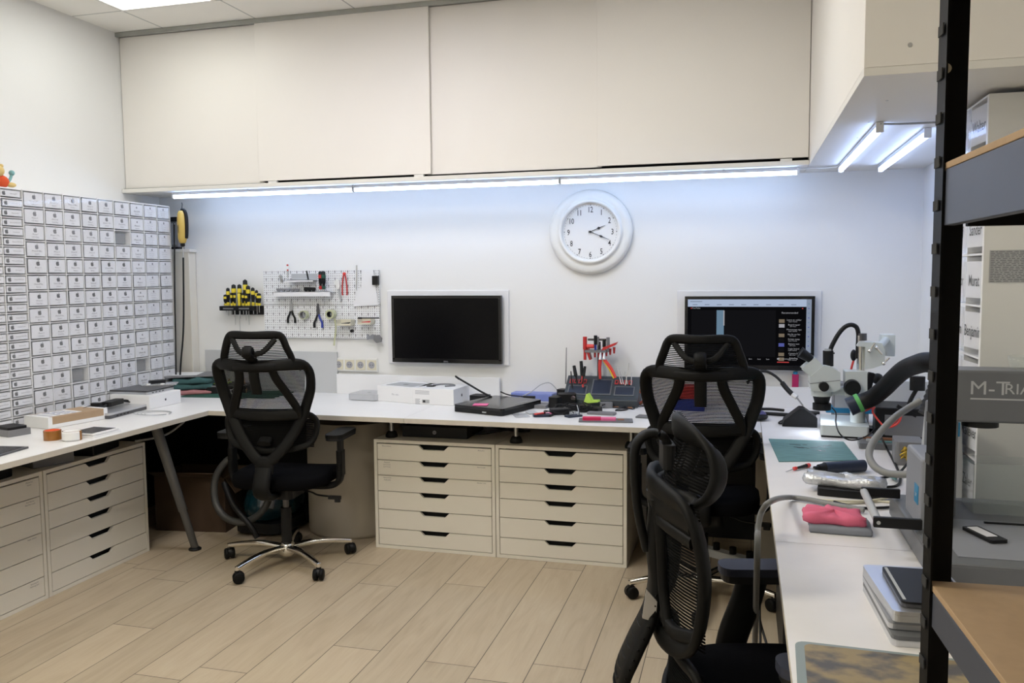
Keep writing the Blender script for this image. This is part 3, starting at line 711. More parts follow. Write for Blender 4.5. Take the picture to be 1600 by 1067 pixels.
    def strands(z0, z1, hw, f, dz=.0078):
        mb = MB(); z = z0
        while z < z1:
            k = 12; v = []
            for i in range(k+1):
                u = -hw+2*hw*i/k; p = f(u, z)
                for a, c in ((-.0022, .010), (.0022, .010), (.0022, .012), (-.0022, .012)): v.append(p+Vector((0, c, a)))
            mb.add(v, [(4*i+j, 4*i+(j+1) % 4, 4*i+4+(j+1) % 4, 4*i+4+j) for i in range(k) for j in range(4)], 'chairmesh'); z += dz
        return mb
    strands(.69, 1.02, .21, surf).build('back_mesh', t)
    ls = lambda u, z: Vector((u, -.235+1.3*u*u, z))
    mb = strands(.475, .63, .19, ls)
    mb.ribbon([ls(u, z) for u, z in [(0, .64), (-.12, .635), (-.19, .61), (-.205, .55), (-.19, .49), (-.12, .465), (0, .46), (.12, .465), (.19, .49), (.205, .55), (.19, .61), (.12, .635)]], .034, .022, nb, 'chairplastic', 4, close=True)
    mb.build('lumbar_support', t)
    # headrest, tilted back
    T = Matrix.Translation((0, -.235, 1.115)) @ Matrix.Rotation(R(-14), 4, 'X')
    hs = lambda u, z: T @ Vector((u, 3.1*u*u, z)); nh = lambda p: (p.x*-5, -1, 0)
    mb = strands(-.075, .08, .15, lambda u, z: hs(u, z)-Vector((0, .004, 0)), .0085)
    mb.ribbon([hs(u, z) for u, z in [(0, .092), (-.09, .088), (-.150, .065), (-.172, .01), (-.165, -.05), (-.13, -.082), (0, -.088), (.13, -.082), (.165, -.05), (.172, .01), (.150, .065), (.09, .088)]], .062, .022, nh, 'chairplastic', 4, close=True)
    mb.build('headrest', t)
    MB().ribbon([(0, -.285, .86), (0, -.305, .95), (0, -.315, 1.05), (0, -.312, 1.12), (0, -.285, 1.15), (0, -.245, 1.145), (0, -.225, 1.10)], .044, .022, lambda p: (0, -1, .4), 'chairplastic', 5).rbox((0, -.235, 1.10), (.09, .03, .06), 'black', .01).build('headrest_stem', t)
    for s in (-1, 1):
        MB().ribbon([(s*.12, .0, .385), (s*.26, .0, .39), (s*.305, -.01, .42), (s*.31, .0, .50), (s*.31, .035, .60), (s*.31, .055, .675)], .085, .034, lambda p: (s, 0, -.9), 'chairplastic', 4).build('armrest_bracket', t)
        MB().rbox((s*.305, .09, .683), (.09, .25, .020), 'black', .035, seg=5).rbox((s*.305, .09, .705), (.094, .265, .022), 'armpad_sheen', .036, seg=5).build('armrest_pad', t, .005)
    for ch in t.children:
        if ch.name.split('.')[0] in ('back_frame', 'back_mesh', 'headrest', 'headrest_stem', 'armrest_pad', 'armrest_bracket', 'lumbar_support', 'spine'): ch.location.z -= .045
        if ch.name.split('.')[0] == 'headrest': ch.location.z += .09; ch.scale.z = .90
    return t
ch3 = split_chair('nearest black mesh office chair with ribbed spine, turned sideways and pushed under the right desk', (.055, 2.12, 0), R(-77))

# ------------------------------------------------------------------ back wall
def on_wall(px, py, d=0): return P(px, py, 'y', BW-d)
# clock
q = on_wall(922, 362, .03)
t = thing('wall_clock', 'round white wall clock with black numerals above the back desk', 'clock', (q.x, BW, q.z))
TW = Matrix.Rotation(PI/2, 4, 'X')
MB().lathe([(.001, .002), (.235, .002), (.243, .010), (.240, .026), (.222, .034), (.20, .036), (.187, .032), (.183, .044), (.175, .050), (.166, .047), (.163, .030), (.160, .020)], 'plasticwhite', 72, TW).build('rim', t)
df = MB().lathe([(.161, .021), (.001, .021)], 'paper', 64, TW)
df.build('dial', t)
mb = MB()
for k in range(1, 13):
    a = R(30*k); mb.text(str(k), (.128*math.sin(a), -.0225, .128*math.cos(a)-.017), X, Z, .046, 'ink', .72, .006)
    mb.flat([(math.cos(i*PI/4)*.0028, math.sin(i*PI/4)*.0028) for i in range(8)], (.152*math.sin(a), -.0225, .152*math.cos(a)), X, Z, 1, 'ink')
for k in range(60):
    a = R(6*k); a2 = R(6*k+3.2)
    mb.add([(r*math.sin(b), -.0223, r*math.cos(b)) for r, b in ((.1515, a), (.1515, a2), (.1528, a2), (.1528, a))], [(0, 3, 2, 1)], 'inkgrey')
mb.build('numerals', t)
def hand(ang, ln, w_, y, nm):
    a = R(ang); d = Vector((math.sin(a), 0, math.cos(a))); n = Vector((d.z, 0, -d.x)); mb = MB()
    pts = [(-.012, .0015), (.0, .0018), (ln*.45, .0016), (ln*.56, w_), (ln*.66, .0022), (ln, .0006)]
    o = Vector((0, y, 0)); up = [o+d*l+n*w for l, w in pts]; dn = [o+d*l-n*w for l, w in reversed(pts)]
    k = len(up+dn); vv = up+dn; v2 = [p+Vector((0, .0012, 0)) for p in vv]
    mb.add(vv+v2, [tuple(range(k)), tuple(range(2*k-1, k-1, -1))]+[(i, (i+1) % k, k+(i+1) % k, k+i) for i in range(k)], 'ink').build(nm, t)
hand(68, .095, .0085, -.027, 'hour_hand'); hand(113, .122, .0060, -.030, 'minute_hand')
MB().cyl((0, -.032, 0), (0, -.021, 0), .0065, 'ink').build('hub', t)

def monitor(label, c0, c1, lit):
    """c0, c1: photo corners (left, top) and (right, bottom) of the casing"""
    y = 4.765; a = P(*c0, 'y', y); b_ = P(*c1, 'y', y); w_ = b_.x-a.x; h = a.z-b_.z
    t = thing('monitor', label, 'monitor', ((a.x+b_.x)/2, y, b_.z), 0)
    mb = MB(); e = .017; mb.box(-w_/2, w_/2, .004, .032, 0, h, 'blackgloss')
    for (p0, p1, r0, r1) in ((-w_/2, w_/2, h-e, h), (-w_/2, w_/2, 0, e+.008), (-w_/2, -w_/2+e, e, h-e), (w_/2-e, w_/2, e, h-e)): mb.box(p0, p1, 0, .004, r0, r1, 'blackgloss')
    mb.build('casing', t, .0012)
    W0, W1, Z0, Z1 = -w_/2+e, w_/2-e, e+.008, h-e
    mb = MB().box(W0, W1, .002, .0039, Z0, Z1, 'screen'); sw, sh = W1-W0, Z1-Z0
    if lit:
        def rc(u0, v0, u1, v1, mt, d=.0018): mb.add([(W0+u0*sw, d, Z1-v1*sh), (W0+u1*sw, d, Z1-v1*sh), (W0+u1*sw, d, Z1-v0*sh), (W0+u0*sw, d, Z1-v0*sh)], [(0, 1, 2, 3)], mt)
        rc(0, 0, 1, 1, 'scr_dark', .0019); rc(0, 0, .96, .112, 'scr_bar', .0017); rc(.96, 0, 1, .80, 'scr_side', .0017)
        rc(.24, .165, .30, .56, 'scr_blue', .0016); rc(.295, .17, .305, .40, 'scr_text', .0015); rc(.03, .165, .72, .87, 'scr_grey', .00175)
        for i in range(9):
            v = .30+i*.072; rc(.745, v, .79, v+.052, ('scr_thumb', 'scr_text', 'scr_grey', 'scr_thumb', 'scr_grey', 'scr_thumbblue', 'scr_grey', 'scr_thumb', 'scr_thumb')[i], .0015)
            mb.text(('Learn to solder', 'Board repair', 'Microscope tips', 'No fix no fee', 'Screen swap', 'Battery test', 'Logic board', 'Camera fix', 'Reballing')[i], (W0+.865*sw, .0014, Z1-(v+.02)*sh), X, Z, .012, 'scr_text')
            mb.text(('repair channel', '12K views')[i % 2], (W0+.855*sw, .0014, Z1-(v+.042)*sh), X, Z, .008, 'scr_text')
        mb.text('YouTube', (W0+.07*sw, .0014, Z1-.145*sh), X, Z, .012, 'scr_text'); rc(.025, .128, .035, .144, 'scr_red', .0014)
        mb.text('Recommended', (W0+.83*sw, .0014, Z1-.215*sh), X, Z, .014, 'scr_text'); rc(.925, .13, .935, .145, 'scr_red', .0014)
        for i in range(10): rc(.974, .06+i*.07, .984, .075+i*.07, ('scr_blue', 'scr_thumbblue')[i % 2], .0015)
        for i in range(9): rc(.04+i*.1, .078, .08+i*.1, .084, 'scr_dark', .0015)
        rc(.02, .03, .12, .036, 'scr_dark', .0015)
        for u in (.45, .52, .59, .66): mb.text('Save', (W0+u*sw, .0014, Z1-.915*sh), X, Z, .010, 'scr_text')
        rc(.735, .885, .755, .91, 'scr_text', .0015); rc(.735, .94, .83, .955, 'scr_red', .0015); mb.text('comments', (W0+.81*sw, .0014, Z1-.905*sh), X, Z, .010, 'scr_text')
    mb.build('screen', t)
    MB().text('BENQ', (0, -.0006, .006), X, Z, .011, 'inksoft').build('lettering', t)
    MB().box(-.06, .06, .032, BW-y-.0125, h/2-.06, h/2+.06, 'alu_dark').build('wall_mount', t)
    mb = MB(); mb.box(-w_/2-.045, w_/2+.035, BW-y-.012, BW-y-.001, -.012, h+.03, 'whiteframe'); mb.build('backing_panel', t, .002)
    return t
monitor('dark switched-off monitor on the back wall between pegboard and clock', (611, 462), (783.5, 569), False)
monitor('lit monitor on the back wall right of the clock showing a dark web page', (1070, 463), (1271.5, 579.5), True)

# pegboard
def peg_material():
    m = bpy.data.materials.new('pegboard'); m.use_nodes = True; nt = m.node_tree; N = nt.nodes; L = nt.links; b = N['Principled BSDF']
    tc = N.new('ShaderNodeTexCoord'); sp = N.new('ShaderNodeSeparateXYZ'); L.new(tc.outputs['Object'], sp.inputs[0])
    def mt(op, a, bb=None):
        n = N.new('ShaderNodeMath'); n.operation = op
        for i, v in enumerate((a, bb)):
            if v is None: continue
            if isinstance(v, (int, float)): n.inputs[i].default_value = v
            else: L.new(v, n.inputs[i])
        return n.outputs[0]
    def dist(p, sx=1, sz=1, ox=0, oz=0):
        fx = mt('SUBTRACT', mt('FRACT', mt('ADD', mt('DIVIDE', sp.outputs[0], p), ox+50)), .5); fz = mt('SUBTRACT', mt('FRACT', mt('ADD', mt('DIVIDE', sp.outputs[2], p), oz+50)), .5)
        return mt('SQRT', mt('ADD', mt('POWER', mt('MULTIPLY', fx, sx), 2), mt('POWER', mt('MULTIPLY', fz, sz), 2)))
    a = mt('LESS_THAN', dist(.0148), .19); c = mt('LESS_THAN', dist(.0444, 1, 1, 0, .0), .10); d = mt('LESS_THAN', dist(.0444, 1.7, .62, 0, .10), .11)
    g = mt('MAXIMUM', a, mt('MAXIMUM', c, d))
    mx = N.new('ShaderNodeMix'); mx.data_type = 'RGBA'; L.new(g, mx.inputs[0]); mx.inputs[6].default_value = (.80, .81, .83, 1); mx.inputs[7].default_value = (.2, .2, .21, 1)
    L.new(mx.outputs[2], b.inputs['Base Color']); b.inputs['Roughness'].default_value = .4; M['pegboard'] = m
peg_material()
a, b_ = on_wall(411, 424, .02), on_wall(594, 529, .02); PBY = BW-.022
t = thing('pegboard', 'white perforated pegboard of two panels holding tools on the back wall', 'pegboard', (a.x, PBY, b_.z))
pw, ph = b_.x-a.x, a.z-b_.z
for z0, z1 in ((0, ph*.49), (ph*.495, ph)):
    MB().box(0, pw, 0, .002, z0, z1, 'pegboard').box(0, pw, .002, .016, z0, z0+.002, 'plasticwhite').box(0, pw, .002, .016, z1-.002, z1, 'plasticwhite').box(0, .002, .002, .016, z0, z1, 'plasticwhite').box(pw-.002, pw, .002, .016, z0, z1, 'plasticwhite').build('panel', t)
for x in (.05, pw-.05):
    for z in (.05, ph-.05): MB().cyl((x, .002, z), (x, .0215, z), .006, 'steel').build('spacer', t)
def pg(px, py, d=.012): return P(px, py, 'y', PBY-d)
def hang(name, label, cat, px, py, mb, bevel=0, group=None, d=.012, sub=''):
    return tag(mb.build(name, None, bevel, pg(px, py, d)), label, cat, group)
def pliers(label, px, py, h, mh, mh2, mj='steel'):
    """h = length; hangs jaws up from its pivot"""
    t = thing('pliers', label, 'pliers', pg(px, py)); k = h/.14
    mb = MB(); mb.xz([(-.004*k, .01*k), (-.011*k, .028*k), (-.002*k, .075*k), (.0, .075*k), (.0, .01*k)], -.004, .004, mj).xz([(.004*k, .01*k), (.011*k, .028*k), (.003*k, .075*k), (.001*k, .075*k), (.001*k, .01*k)], -.004, .004, mj)
    mb.cyl((0, -.006, .012*k), (0, .006, .012*k), .009*k, mj); mb.build('jaws', t, .001)
    for s, m_ in ((-1, mh), (1, mh2)):
        MB().ribbon([(s*.004*k, 0, .008*k), (s*.014*k, 0, -.02*k), (s*.026*k, 0, -.045*k), (s*.026*k, 0, -.075*k)], lambda q: (.010+.005*q)*k, .010, lambda p: (0, 1, 0), m_, 4).build('handle', t)
    return t
pliers('small black-handled pliers with silver nose hanging on the lower pegboard, leftmost', 455, 487, .135, 'black', 'black')
pliers('larger pliers with one black and one blue handle on the pegboard', 497, 493, .145, 'black', 'blue', 'alu_dark')
def screwdriver(name, label, loc, hl, sl, m1, m2=None, group=None, r=.010, rot=0, up=True, cat='screwdriver'):
    """stands on its blade tip direction -z; origin at the joint of handle and shaft"""
    t = thing(name, label, cat, loc, 0, group); t.rotation_euler = (0, rot, 0)
    mb = MB().lathe([(.001, 0), (r*.7, .001), (r*.85, hl*.12), (r*.62, hl*.22), (r*.95, hl*.4), (r, hl*.75), (r*.9, hl*.95), (.001, hl)], m1, 12)
    if m2: mb.lathe([(r*1.02, hl*.60), (r*1.08, hl*.70), (r*1.0, hl*.80)], m2, 12).lathe([(r*.75, .0), (r*.93, hl*.10), (r*.80, hl*.18)], m2, 12)
    mb.build('handle', t); MB().cyl((0, 0, .001), (0, 0, -sl), .0026, 'steel', seg=8).build('shaft', t)
    return t
screwdriver('screwdriver', 'clear precision screwdriver with red collar standing above the top left of the pegboard', pg(449.5, 423), .05, .045, 'plasticwhite', 'red', r=.006)
# shelves on the pegboard
def peg_shelf(label, pa, pb, hgt, lip=False):
    a = P(*pa, 'y', PBY-.06); b_ = P(*pb, 'y', PBY-.06); w_ = b_.x-a.x
    t = thing('pegboard_shelf', label, 'shelf', (a.x, PBY-.061, b_.z))
    mb = MB().box(0, w_, 0, .058, hgt-.003, hgt, 'whiteframe').box(0, w_, 0, .002, 0, hgt, 'whiteframe')
    if lip: mb.box(0, w_, .0585, .0605, 0, .05, 'lightgrey')
    mb.build('tray', t); return t, b_.z+hgt
peg_shelf('upper small white shelf on the pegboard with a grey back', (448, 437), (489, 440), .012, True)
t_, zs = peg_shelf('longer lower white shelf on the pegboard holding black pieces', (428, 454), (516, 463), .030)
def comb(label, px0, px1, py, mt, n, h):
    a = P(px0, py, 'y', PBY-.03); b_ = P(px1, py, 'y', PBY-.03); w_ = b_.x-a.x; mb = MB()
    pts = [(0, .012), (.005, h), (w_-.005, h*.9), (w_, .016)]
    for i in range(n, 0, -1): pts += [(w_*(i-.1)/n, .010), (w_*(i-.3)/n, 0), (w_*(i-.7)/n, 0), (w_*(i-.9)/n, .010)]
    mb.xz(pts, -.006, .006, mt)
    tag(mb.build('rubber_clamp', None, .001, (a.x, a.y, zs+.0005)), label, 'clamp')
comb('long dark grey toothed piece lying on the lower pegboard shelf', 432, 468, 453, 'grey', 5, .020)
comb('short black toothed piece on the lower pegboard shelf', 475, 493, 451, 'black', 3, .028)
hang('marker_pen', 'thin black pen leaning in the upper pegboard shelf', 'pen', 481, 433, MB().cyl((.006, 0, -.03), (-.008, 0, .04), .005, 'black'), d=.03)
screwdriver('screwdriver', 'screwdriver with red and black handle in the middle of the pegboard', pg(501, 452, .04), .115, .055, 'black', 'red', r=.012)
screwdriver('screwdriver', 'screwdriver with dark green and black handle in the middle of the pegboard', pg(506, 452, .052), .115, .105, 'black', 'greenmat', r=.013)
hang('hook_clip', 'small grey metal clamp at the top left of the pegboard', 'clamp', 439, 434, MB().xz([(-.012, .01), (-.004, .02), (.006, .012), (.012, -.02), (.004, -.03), (-.002, -.008)], -.006, .008, 'steel'), .001)
hang('folding_knife', 'white and grey cutter hanging on the pegboard left of the red tongs', 'knife', 529, 452, MB().xz([(-.030, .045), (-.012, .062), (.006, .060), (.010, .018), (.004, .0), (-.006, .004)], -.006, .006, 'plasticwhite').xz([(-.006, .004), (.004, .0), (.020, -.075), (.012, -.082), (.002, -.05)], -.003, .003, 'lightgrey'), .001)
t = thing('tongs', 'red plastic tongs hanging open at the top of the pegboard', 'tongs', pg(538, 430))
for s in (-1, 1): MB().ribbon([(s*.002, 0, .012), (s*.010, 0, -.02), (s*.016, 0, -.08), (s*.015, 0, -.125)], .008, .008, lambda p: (0, 1, 0), 'red', 3).build('arm', t)
MB().cyl((0, -.008, .010), (0, .008, .010), .008, 'redbright').build('hinge', t)
hang('steel_ruler', 'short steel rule hanging upright on the pegboard beside the clear plate', 'ruler', 557, 433, MB().cbox((0, 0, 0), (.007, .002, .15), 'steel', ry=R(3)))
t = thing('peg_plate', 'pale flat bracket plate hanging at the right of the pegboard', 'bracket', pg(571, 450, .010))
MB().xz([(-.085, -.115), (.085, -.105), (.055, .115), (-.02, .115), (-.03, .0), (-.06, -.02)], -.001, .001, 'whiteframe').build('plate', t, 0)
hang('holder', 'small black holder at the top right corner of the pegboard', 'holder', 587, 438, MB().box(-.02, .02, -.014, .012, -.028, .028, 'black'), .003)
def tape(name, label, loc, r, ri, w_, m1, m2, ax='Y', hanging=True):
    t = thing(name, label, 'tape', loc); T = TW if ax == 'Y' else Matrix()
    MB().lathe([(ri+.003, -w_/2), (r, -w_/2), (r, w_/2), (ri+.003, w_/2)], m1, 36, T, False).build('roll', t)
    MB().lathe([(ri, -w_/2), (ri+.003, -w_/2), (ri+.003, w_/2), (ri, w_/2), (ri, -w_/2)], m2, 36, T, True).build('core', t)
    return t
tape('tape_roll', 'roll of greenish clear tape hanging on the pegboard between the pliers', pg(475, 492, .03), .028, .020, .036, 'tapeclear', 'grey')
tape('tape_roll', 'roll of pale yellow tape hanging on the pegboard right of the blue pliers', pg(517, 491, .03), .030, .016, .04, 'tapeclear', 'black')
tag(MB().ribbon([(0, 0, 0), (.004, .004, -.06), (-.006, .006, -.12), (-.014, .008, -.17)], .012, .0008, lambda p: (0, 1, 0), 'tapeclear', 4, 6).build('tape_strip', None, 0, pg(523, 498, .035)), 'loose strip of pale tape hanging down from the right tape roll', 'tape')
def bin_(label, px, py, w_, h, content):
    q = P(px, py, 'y', PBY-.06); t = thing('pegboard_bin', label, 'bin', q)
    MB().box(-w_/2, w_/2, 0, .06, 0, .002, 'cream').box(-w_/2, w_/2, 0, .002, 0, h*.35, 'cream').box(-w_/2, -w_/2+.002, 0, .06, 0, h, 'cream').box(w_/2-.002, w_/2, 0, .06, 0, h, 'cream').box(-w_/2, w_/2, .058, .06, 0, h, 'cream').build('tray', t, .0008)
    tag(MB().sphere((0, 0, .006), .014, content, sc=(2, 1, .5)).cyl((-.03, 0, .008), (.03, .004, .014), .003, content).build('small_part', None, 0, q+Vector((0, .028, .004))), 'small '+content+' parts lying in the '+('left' if px < 550 else 'right')+' cream bin on the pegboard', 'parts')
bin_('left cream open bin on the lower right of the pegboard', 537, 509, .095, .038, 'black')
bin_('right cream open bin on the lower right of the pegboard', 569, 507, .09, .036, 'red')
hang('probe', 'long thin black probe lying across the right cream bin', 'tool', 577, 497, MB().cyl((-.075, 0, 0), (.065, 0, .001), .004, 'black').cyl((-.075, 0, 0), (-.05, 0, 0), .006, 'black'), d=.075)
hang('knob', 'small round black knob at the bottom of the pegboard', 'knob', 550, 517, MB().cyl((0, -.01, 0), (0, .01, 0), .010, 'black'))
t = thing('wrist_strap', 'grey rounded pad with a strap hanging off the lower right pegboard corner', 'pad', pg(585, 527, .02))
MB().xz([(.0, .012), (.03, .016), (.05, -.006), (.045, -.028), (.015, -.034), (-.004, -.015)], -.008, .008, 'grey').build('pad', t, .004)
MB().xz([(-.05, .022), (-.03, .006), (-.012, .02), (.006, .012), (.002, -.012), (-.03, -.010), (-.05, -.016)], -.004, .004, 'machinepanel').build('strap', t, .002)

# screwdriver rack
a, b_ = on_wall(346, 478, .05), on_wall(408, 491, .05)
t = thing('screwdriver_rack', 'black wall rack full of black and yellow screwdrivers left of the pegboard', 'rack', (a.x, BW-.075, b_.z))
rw = b_.x-a.x; rh = a.z-b_.z
MB().box(0, rw*.88, 0, .05, rh*.45, rh, 'black').box(rw*.18, rw, .05, .0735, -.004, rh, 'black').build('shelf', t, .003)
for u in (.10, .50): MB().box(u*rw, u*rw+.075, -.001, 0, rh*.62, rh*.78, 'grey').build('plate', t)
sd = [(352, 462, .045, .01, .016, 0), (355.5, 451.5, .07, .03, .012, 0), (363, 459, .030, .02, .008, 1), (364.5, 446, .085, .04, .015, 0), (368, 459, .032, .09, .008, 1), (373.5, 446, .085, .05, .014, 0), (375, 460, .035, .13, .010, 2), (381.5, 459, .030, .02, .008, 1), (382, 438.5, .100, .06, .015, 0), (387, 448, .085, .09, .014, 0), (386, 460, .03, .02, .008, 1), (394.5, 451, .075, .02, .012, 0), (400, 455, .05, .02, .010, 0), (404, 460, .05, .01, .014, 0)]
words = ['stubby leftmost', 'second from left, thick', 'thin', 'tall thick', 'thin long-bladed', 'thick middle', 'long-bladed yellow-necked', 'thin middle', 'tallest', 'thick right of the tallest', 'thin right', 'slim upright', 'small far', 'stubby rightmost']
for i, (px, py, hl, sl, r, k) in enumerate(sd):
    zt = on_wall(px, py-2, .05).z; x = on_wall(px, py, .05).x
    base = b_.z+rh+.003
    screwdriver('screwdriver', 'black and yellow screwdriver in the wall rack, '+words[i]+' one', (x, BW-.05+(-.012 if k else .006)-.003*(i % 2), base), zt-base, .035+sl, 'black' if k < 2 else 'yellow', 'yellow', 'screwdrivers in the wall rack', r)

# sockets
def socket_strip(label, pa, pb, n):
    a, b_ = on_wall(*pa), on_wall(*pb); w_ = b_.x-a.x; h = a.z-b_.z
    t = thing('socket_strip', label, 'socket', (a.x, BW-.001, b_.z))
    MB().box(0, w_, -.010, 0, 0, h, 'plasticwhite').build('plate', t, .003)
    for i in range(n):
        c = w_*(i+.5)/n; mb = MB().box(c-h*.36, c+h*.36, -.014, -.0095, h*.14, h*.86, 'cream')
        mb.cyl((c, -.0146, h/2), (c, -.0138, h/2), h*.25, 'inksoft', seg=20).cyl((c-.008, -.015, h/2), (c-.008, -.0145, h/2), .0028, 'ink', seg=8).cyl((c+.008, -.015, h/2), (c+.008, -.0145, h/2), .0028, 'ink', seg=8).cyl((c, -.019, h/2+.010), (c, -.0146, h/2+.010), .0022, 'steel', seg=8)
        mb.build('socket', t)
socket_strip('row of five white wall sockets below the pegboard', (505, 558), (591, 581), 5)

# ------------------------------------------------------------------ under the desks
b = P(415, 835, 'y', 4.5)
t = thing('rolled_sheet', 'large cream rolled sheet standing behind the first chair under the back desk', 'roll', (-2.23, 4.52, 0))
MB().lathe([(.001, .001), (.27, .001), (.275, .02), (.275, .66), (.27, .66), (.268, .05), (.001, .05)], 'roll', 48).build('sheet', t)
t = thing('cardboard_box', 'brown open cardboard box on the floor under the left corner desk', 'box', (-3.16, 4.34, 0), R(8))
MB().box(-.22, .22, -.16, .16, 0, .004, 'carton').box(-.22, .22, -.16, -.156, .004, .33, 'carton').box(-.22, .22, .156, .16, .004, .33, 'carton').box(-.22, -.216, -.156, .156, .004, .33, 'carton').box(.216, .22, -.156, .156, .004, .33, 'carton').build('body', t)
MB().cbox((.0, -.20, .35), (.43, .09, .004), 'carton', rx=R(-28)).build('flap', t); MB().cbox((.25, 0, .28), (.004, .30, .11), 'carton', ry=R(-35)).build('flap', t)
vc = P(412, 770, 'y', 4.25)
t = thing('vacuum_cleaner', 'dark teal vacuum cleaner with a grey ribbed hose under the corner desk', 'vacuum cleaner', (-2.70, 4.40, 0))
mb = MB(); T = Matrix.Translation((0, 0, .17)) @ Matrix.Diagonal((.9, 1.35, .85, 1)); mb.lathe([(.001, -.16), (.10, -.15), (.165, -.08), (.175, 0), (.155, .08), (.10, .13), (.001, .15)], 'teal', 32, T); mb.build('body', t)
MB().rbox((0, 0, .05), (.32, .44, .06), 'black', .08).build('base', t, .01)
MB().rbox((.07, -.20, .22), (.09, .02, .10), 'grey', .02, rx=R(-25)).cyl((.06, -.215, .21), (.06, -.22, .208), .012, 'lightgrey').build('control_panel', t, .004)
for s in (-1, 1): MB().cyl((s*.15, .12, .055), (s*.18, .12, .055), .055, 'black', seg=24).build('wheel', t)
hp = [P(372, 712, 'y', 4.15), P(352, 722, 'y', 4.12), P(336, 750, 'y', 4.10), P(337, 785, 'y', 4.08), P(352, 808, 'y', 4.06), P(378, 816, 'y', 4.06), P(402, 806, 'y', 4.07), P(418, 785, 'y', 4.1), P(420, 760, 'y', 4.18)]
o = Vector((-2.70, 4.40, 0))
MB().tube([p-o for p in hp], .021, 'hose', 14, 24, rings=.86).build('hose', t)
MB().tube([p-o for p in (P(350, 755, 'y', 4.12), P(365, 790, 'y', 4.05), P(392, 822, 'y', 4.02), P(402, 840, 'y', 4.02))], .016, 'black').build('wand', t)
# network box and cables on top of the back units
q = P(672, 688, 'z', DH)
t = thing('computer_case', 'flat black computer with round badge lying on the left back drawer unit', 'computer', (q.x, 4.42, DH+.0005))
MB().box(-.19, .19, -.14, .16, 0, .062, 'black').build('casing', t, .003)
MB().cyl((0, -.1415, .03), (0, -.140, .03), .011, 'inksoft').text('hp', (0, -.142, .026), X, Z, .014, 'ink').build('badge', t)
cable('power_cable', 'black cable heaped on the back drawer unit right of the flat computer', [(-1.47, 4.40, DH+.012), (-1.36, 4.32, DH+.03), (-1.22, 4.36, DH+.05), (-1.13, 4.45, DH+.03), (-1.22, 4.52, DH+.012), (-1.38, 4.45, DH+.045), (-1.5, 4.52, DH+.02)], .006, 'black')
box_thing('power_adapter', 'small black power adapter on the back drawer unit among cables', 'adapter', (-1.53, 4.38, DH+.0005), (.07, .12, .04), 'black', .4, .004)
# dark clutter over the left units
for k, (y, x, sx, sy, sz, rz, mt, lab) in enumerate([(3.55, -3.24, .16, .24, .07, .2, 'black', 'black plastic case lying on the left drawer unit near the angled leg'), (3.26, -3.25, .15, .20, .075, -.3, 'grey', 'dark grey case lying on the left drawer unit in the middle'), (2.85, -3.25, .16, .30, .06, .1, 'black', 'flat dark case lying on the drawer unit at the photo edge')]):
    box_thing('equipment_case', lab, 'case', (x, y, DH+.0005), (sx, sy, sz), mt, rz, .006)
cable('power_cable', 'dark cable coiled over the cases on the left drawer units', [(-3.15, 3.0, DH+.08), (-3.14, 3.12, DH+.095), (-3.16, 3.25, DH+.09), (-3.13, 3.4, DH+.095), (-3.15, 3.55, DH+.085), (-3.16, 3.66, DH+.06)], .007, 'grey')
cable('power_cable', 'pale grey cable sagging under the left worktop beside the angled leg', [(-3.10, 3.70, DH+.03), (-3.0, 3.80, DH+.045), (-2.93, 3.86, DH+.10), (-2.92, 3.88, DH+.125)], .006, 'greycable')
# right side under desk
box_thing('floor_box', 'black box standing on the floor beneath the right desk', 'box', (.30, 3.45, 0), (.28, .60, .56), 'black', 0, .004)
box_thing('floor_box', 'cream narrow box on the floor behind the second chair', 'box', (.14, 4.45, 0), (.12, .30, .60), 'roll', 0, .004)
q = P(1145, 868, 'z', .03)
t = thing('power_strip', 'white power strip with black plugs on the floor behind the nearest chair', 'power strip', (q.x, q.y, 0), R(-32))
MB().rbox((0, 0, .02), (.36, .055, .04), 'plasticwhite', .01).build('body', t, .004)
for x in (-.10, .0, .10): MB().cyl((x, 0, .040), (x, 0, .075), .018, 'black').build('plug', t)
for k, (a, b_, c, d) in enumerate([((1180, 905), (1168, 960), (1150, 1000), (1135, 1040)), ((1190, 905), (1187, 950), (1188, 1000), (1185, 1045)), ((1184, 910), (1186, 960), (1196, 1000), (1210, 1040))]):
    z3 = [.60, .30, .10, .004]; pts = [P(*p, 'y', 2.75-.06*i) for i, p in enumerate((a, b_, c))]
    pts = [Vector((p.x, p.y, p.z)) for p in pts]+[P(*d, 'y', 2.5)]
    cable('floor_cable', ('black cable hanging under the right desk, bending left', 'straight black cable hanging under the right desk', 'black cable hanging under the right desk, bending right')[k], pts, .004, 'black')
cable('desk_cable', 'thick grey cable arching over the right desk edge down to the floor', [P(1350, 797, 'z', DK+.012), P(1300, 788, 'z', DK+.012), P(1262, 780, 'z', DK+.012), P(1230, 777, 'z', DK+.020), P(1205, 783, 'x', .085), P(1190, 800, 'x', .06), P(1184, 830, 'x', .05), P(1183, 875, 'x', .048), Vector((.05, 2.75, .006))], .0085, 'greycable')
cable('desk_cable', 'thinner dark cable lying beside the thick grey one on the right desk', [P(1414, 790, 'z', DK+.006), P(1380, 793, 'z', DK+.006), P(1340, 793, 'z', DK+.006), P(1300, 783, 'z', DK+.006)], .0045, 'black')

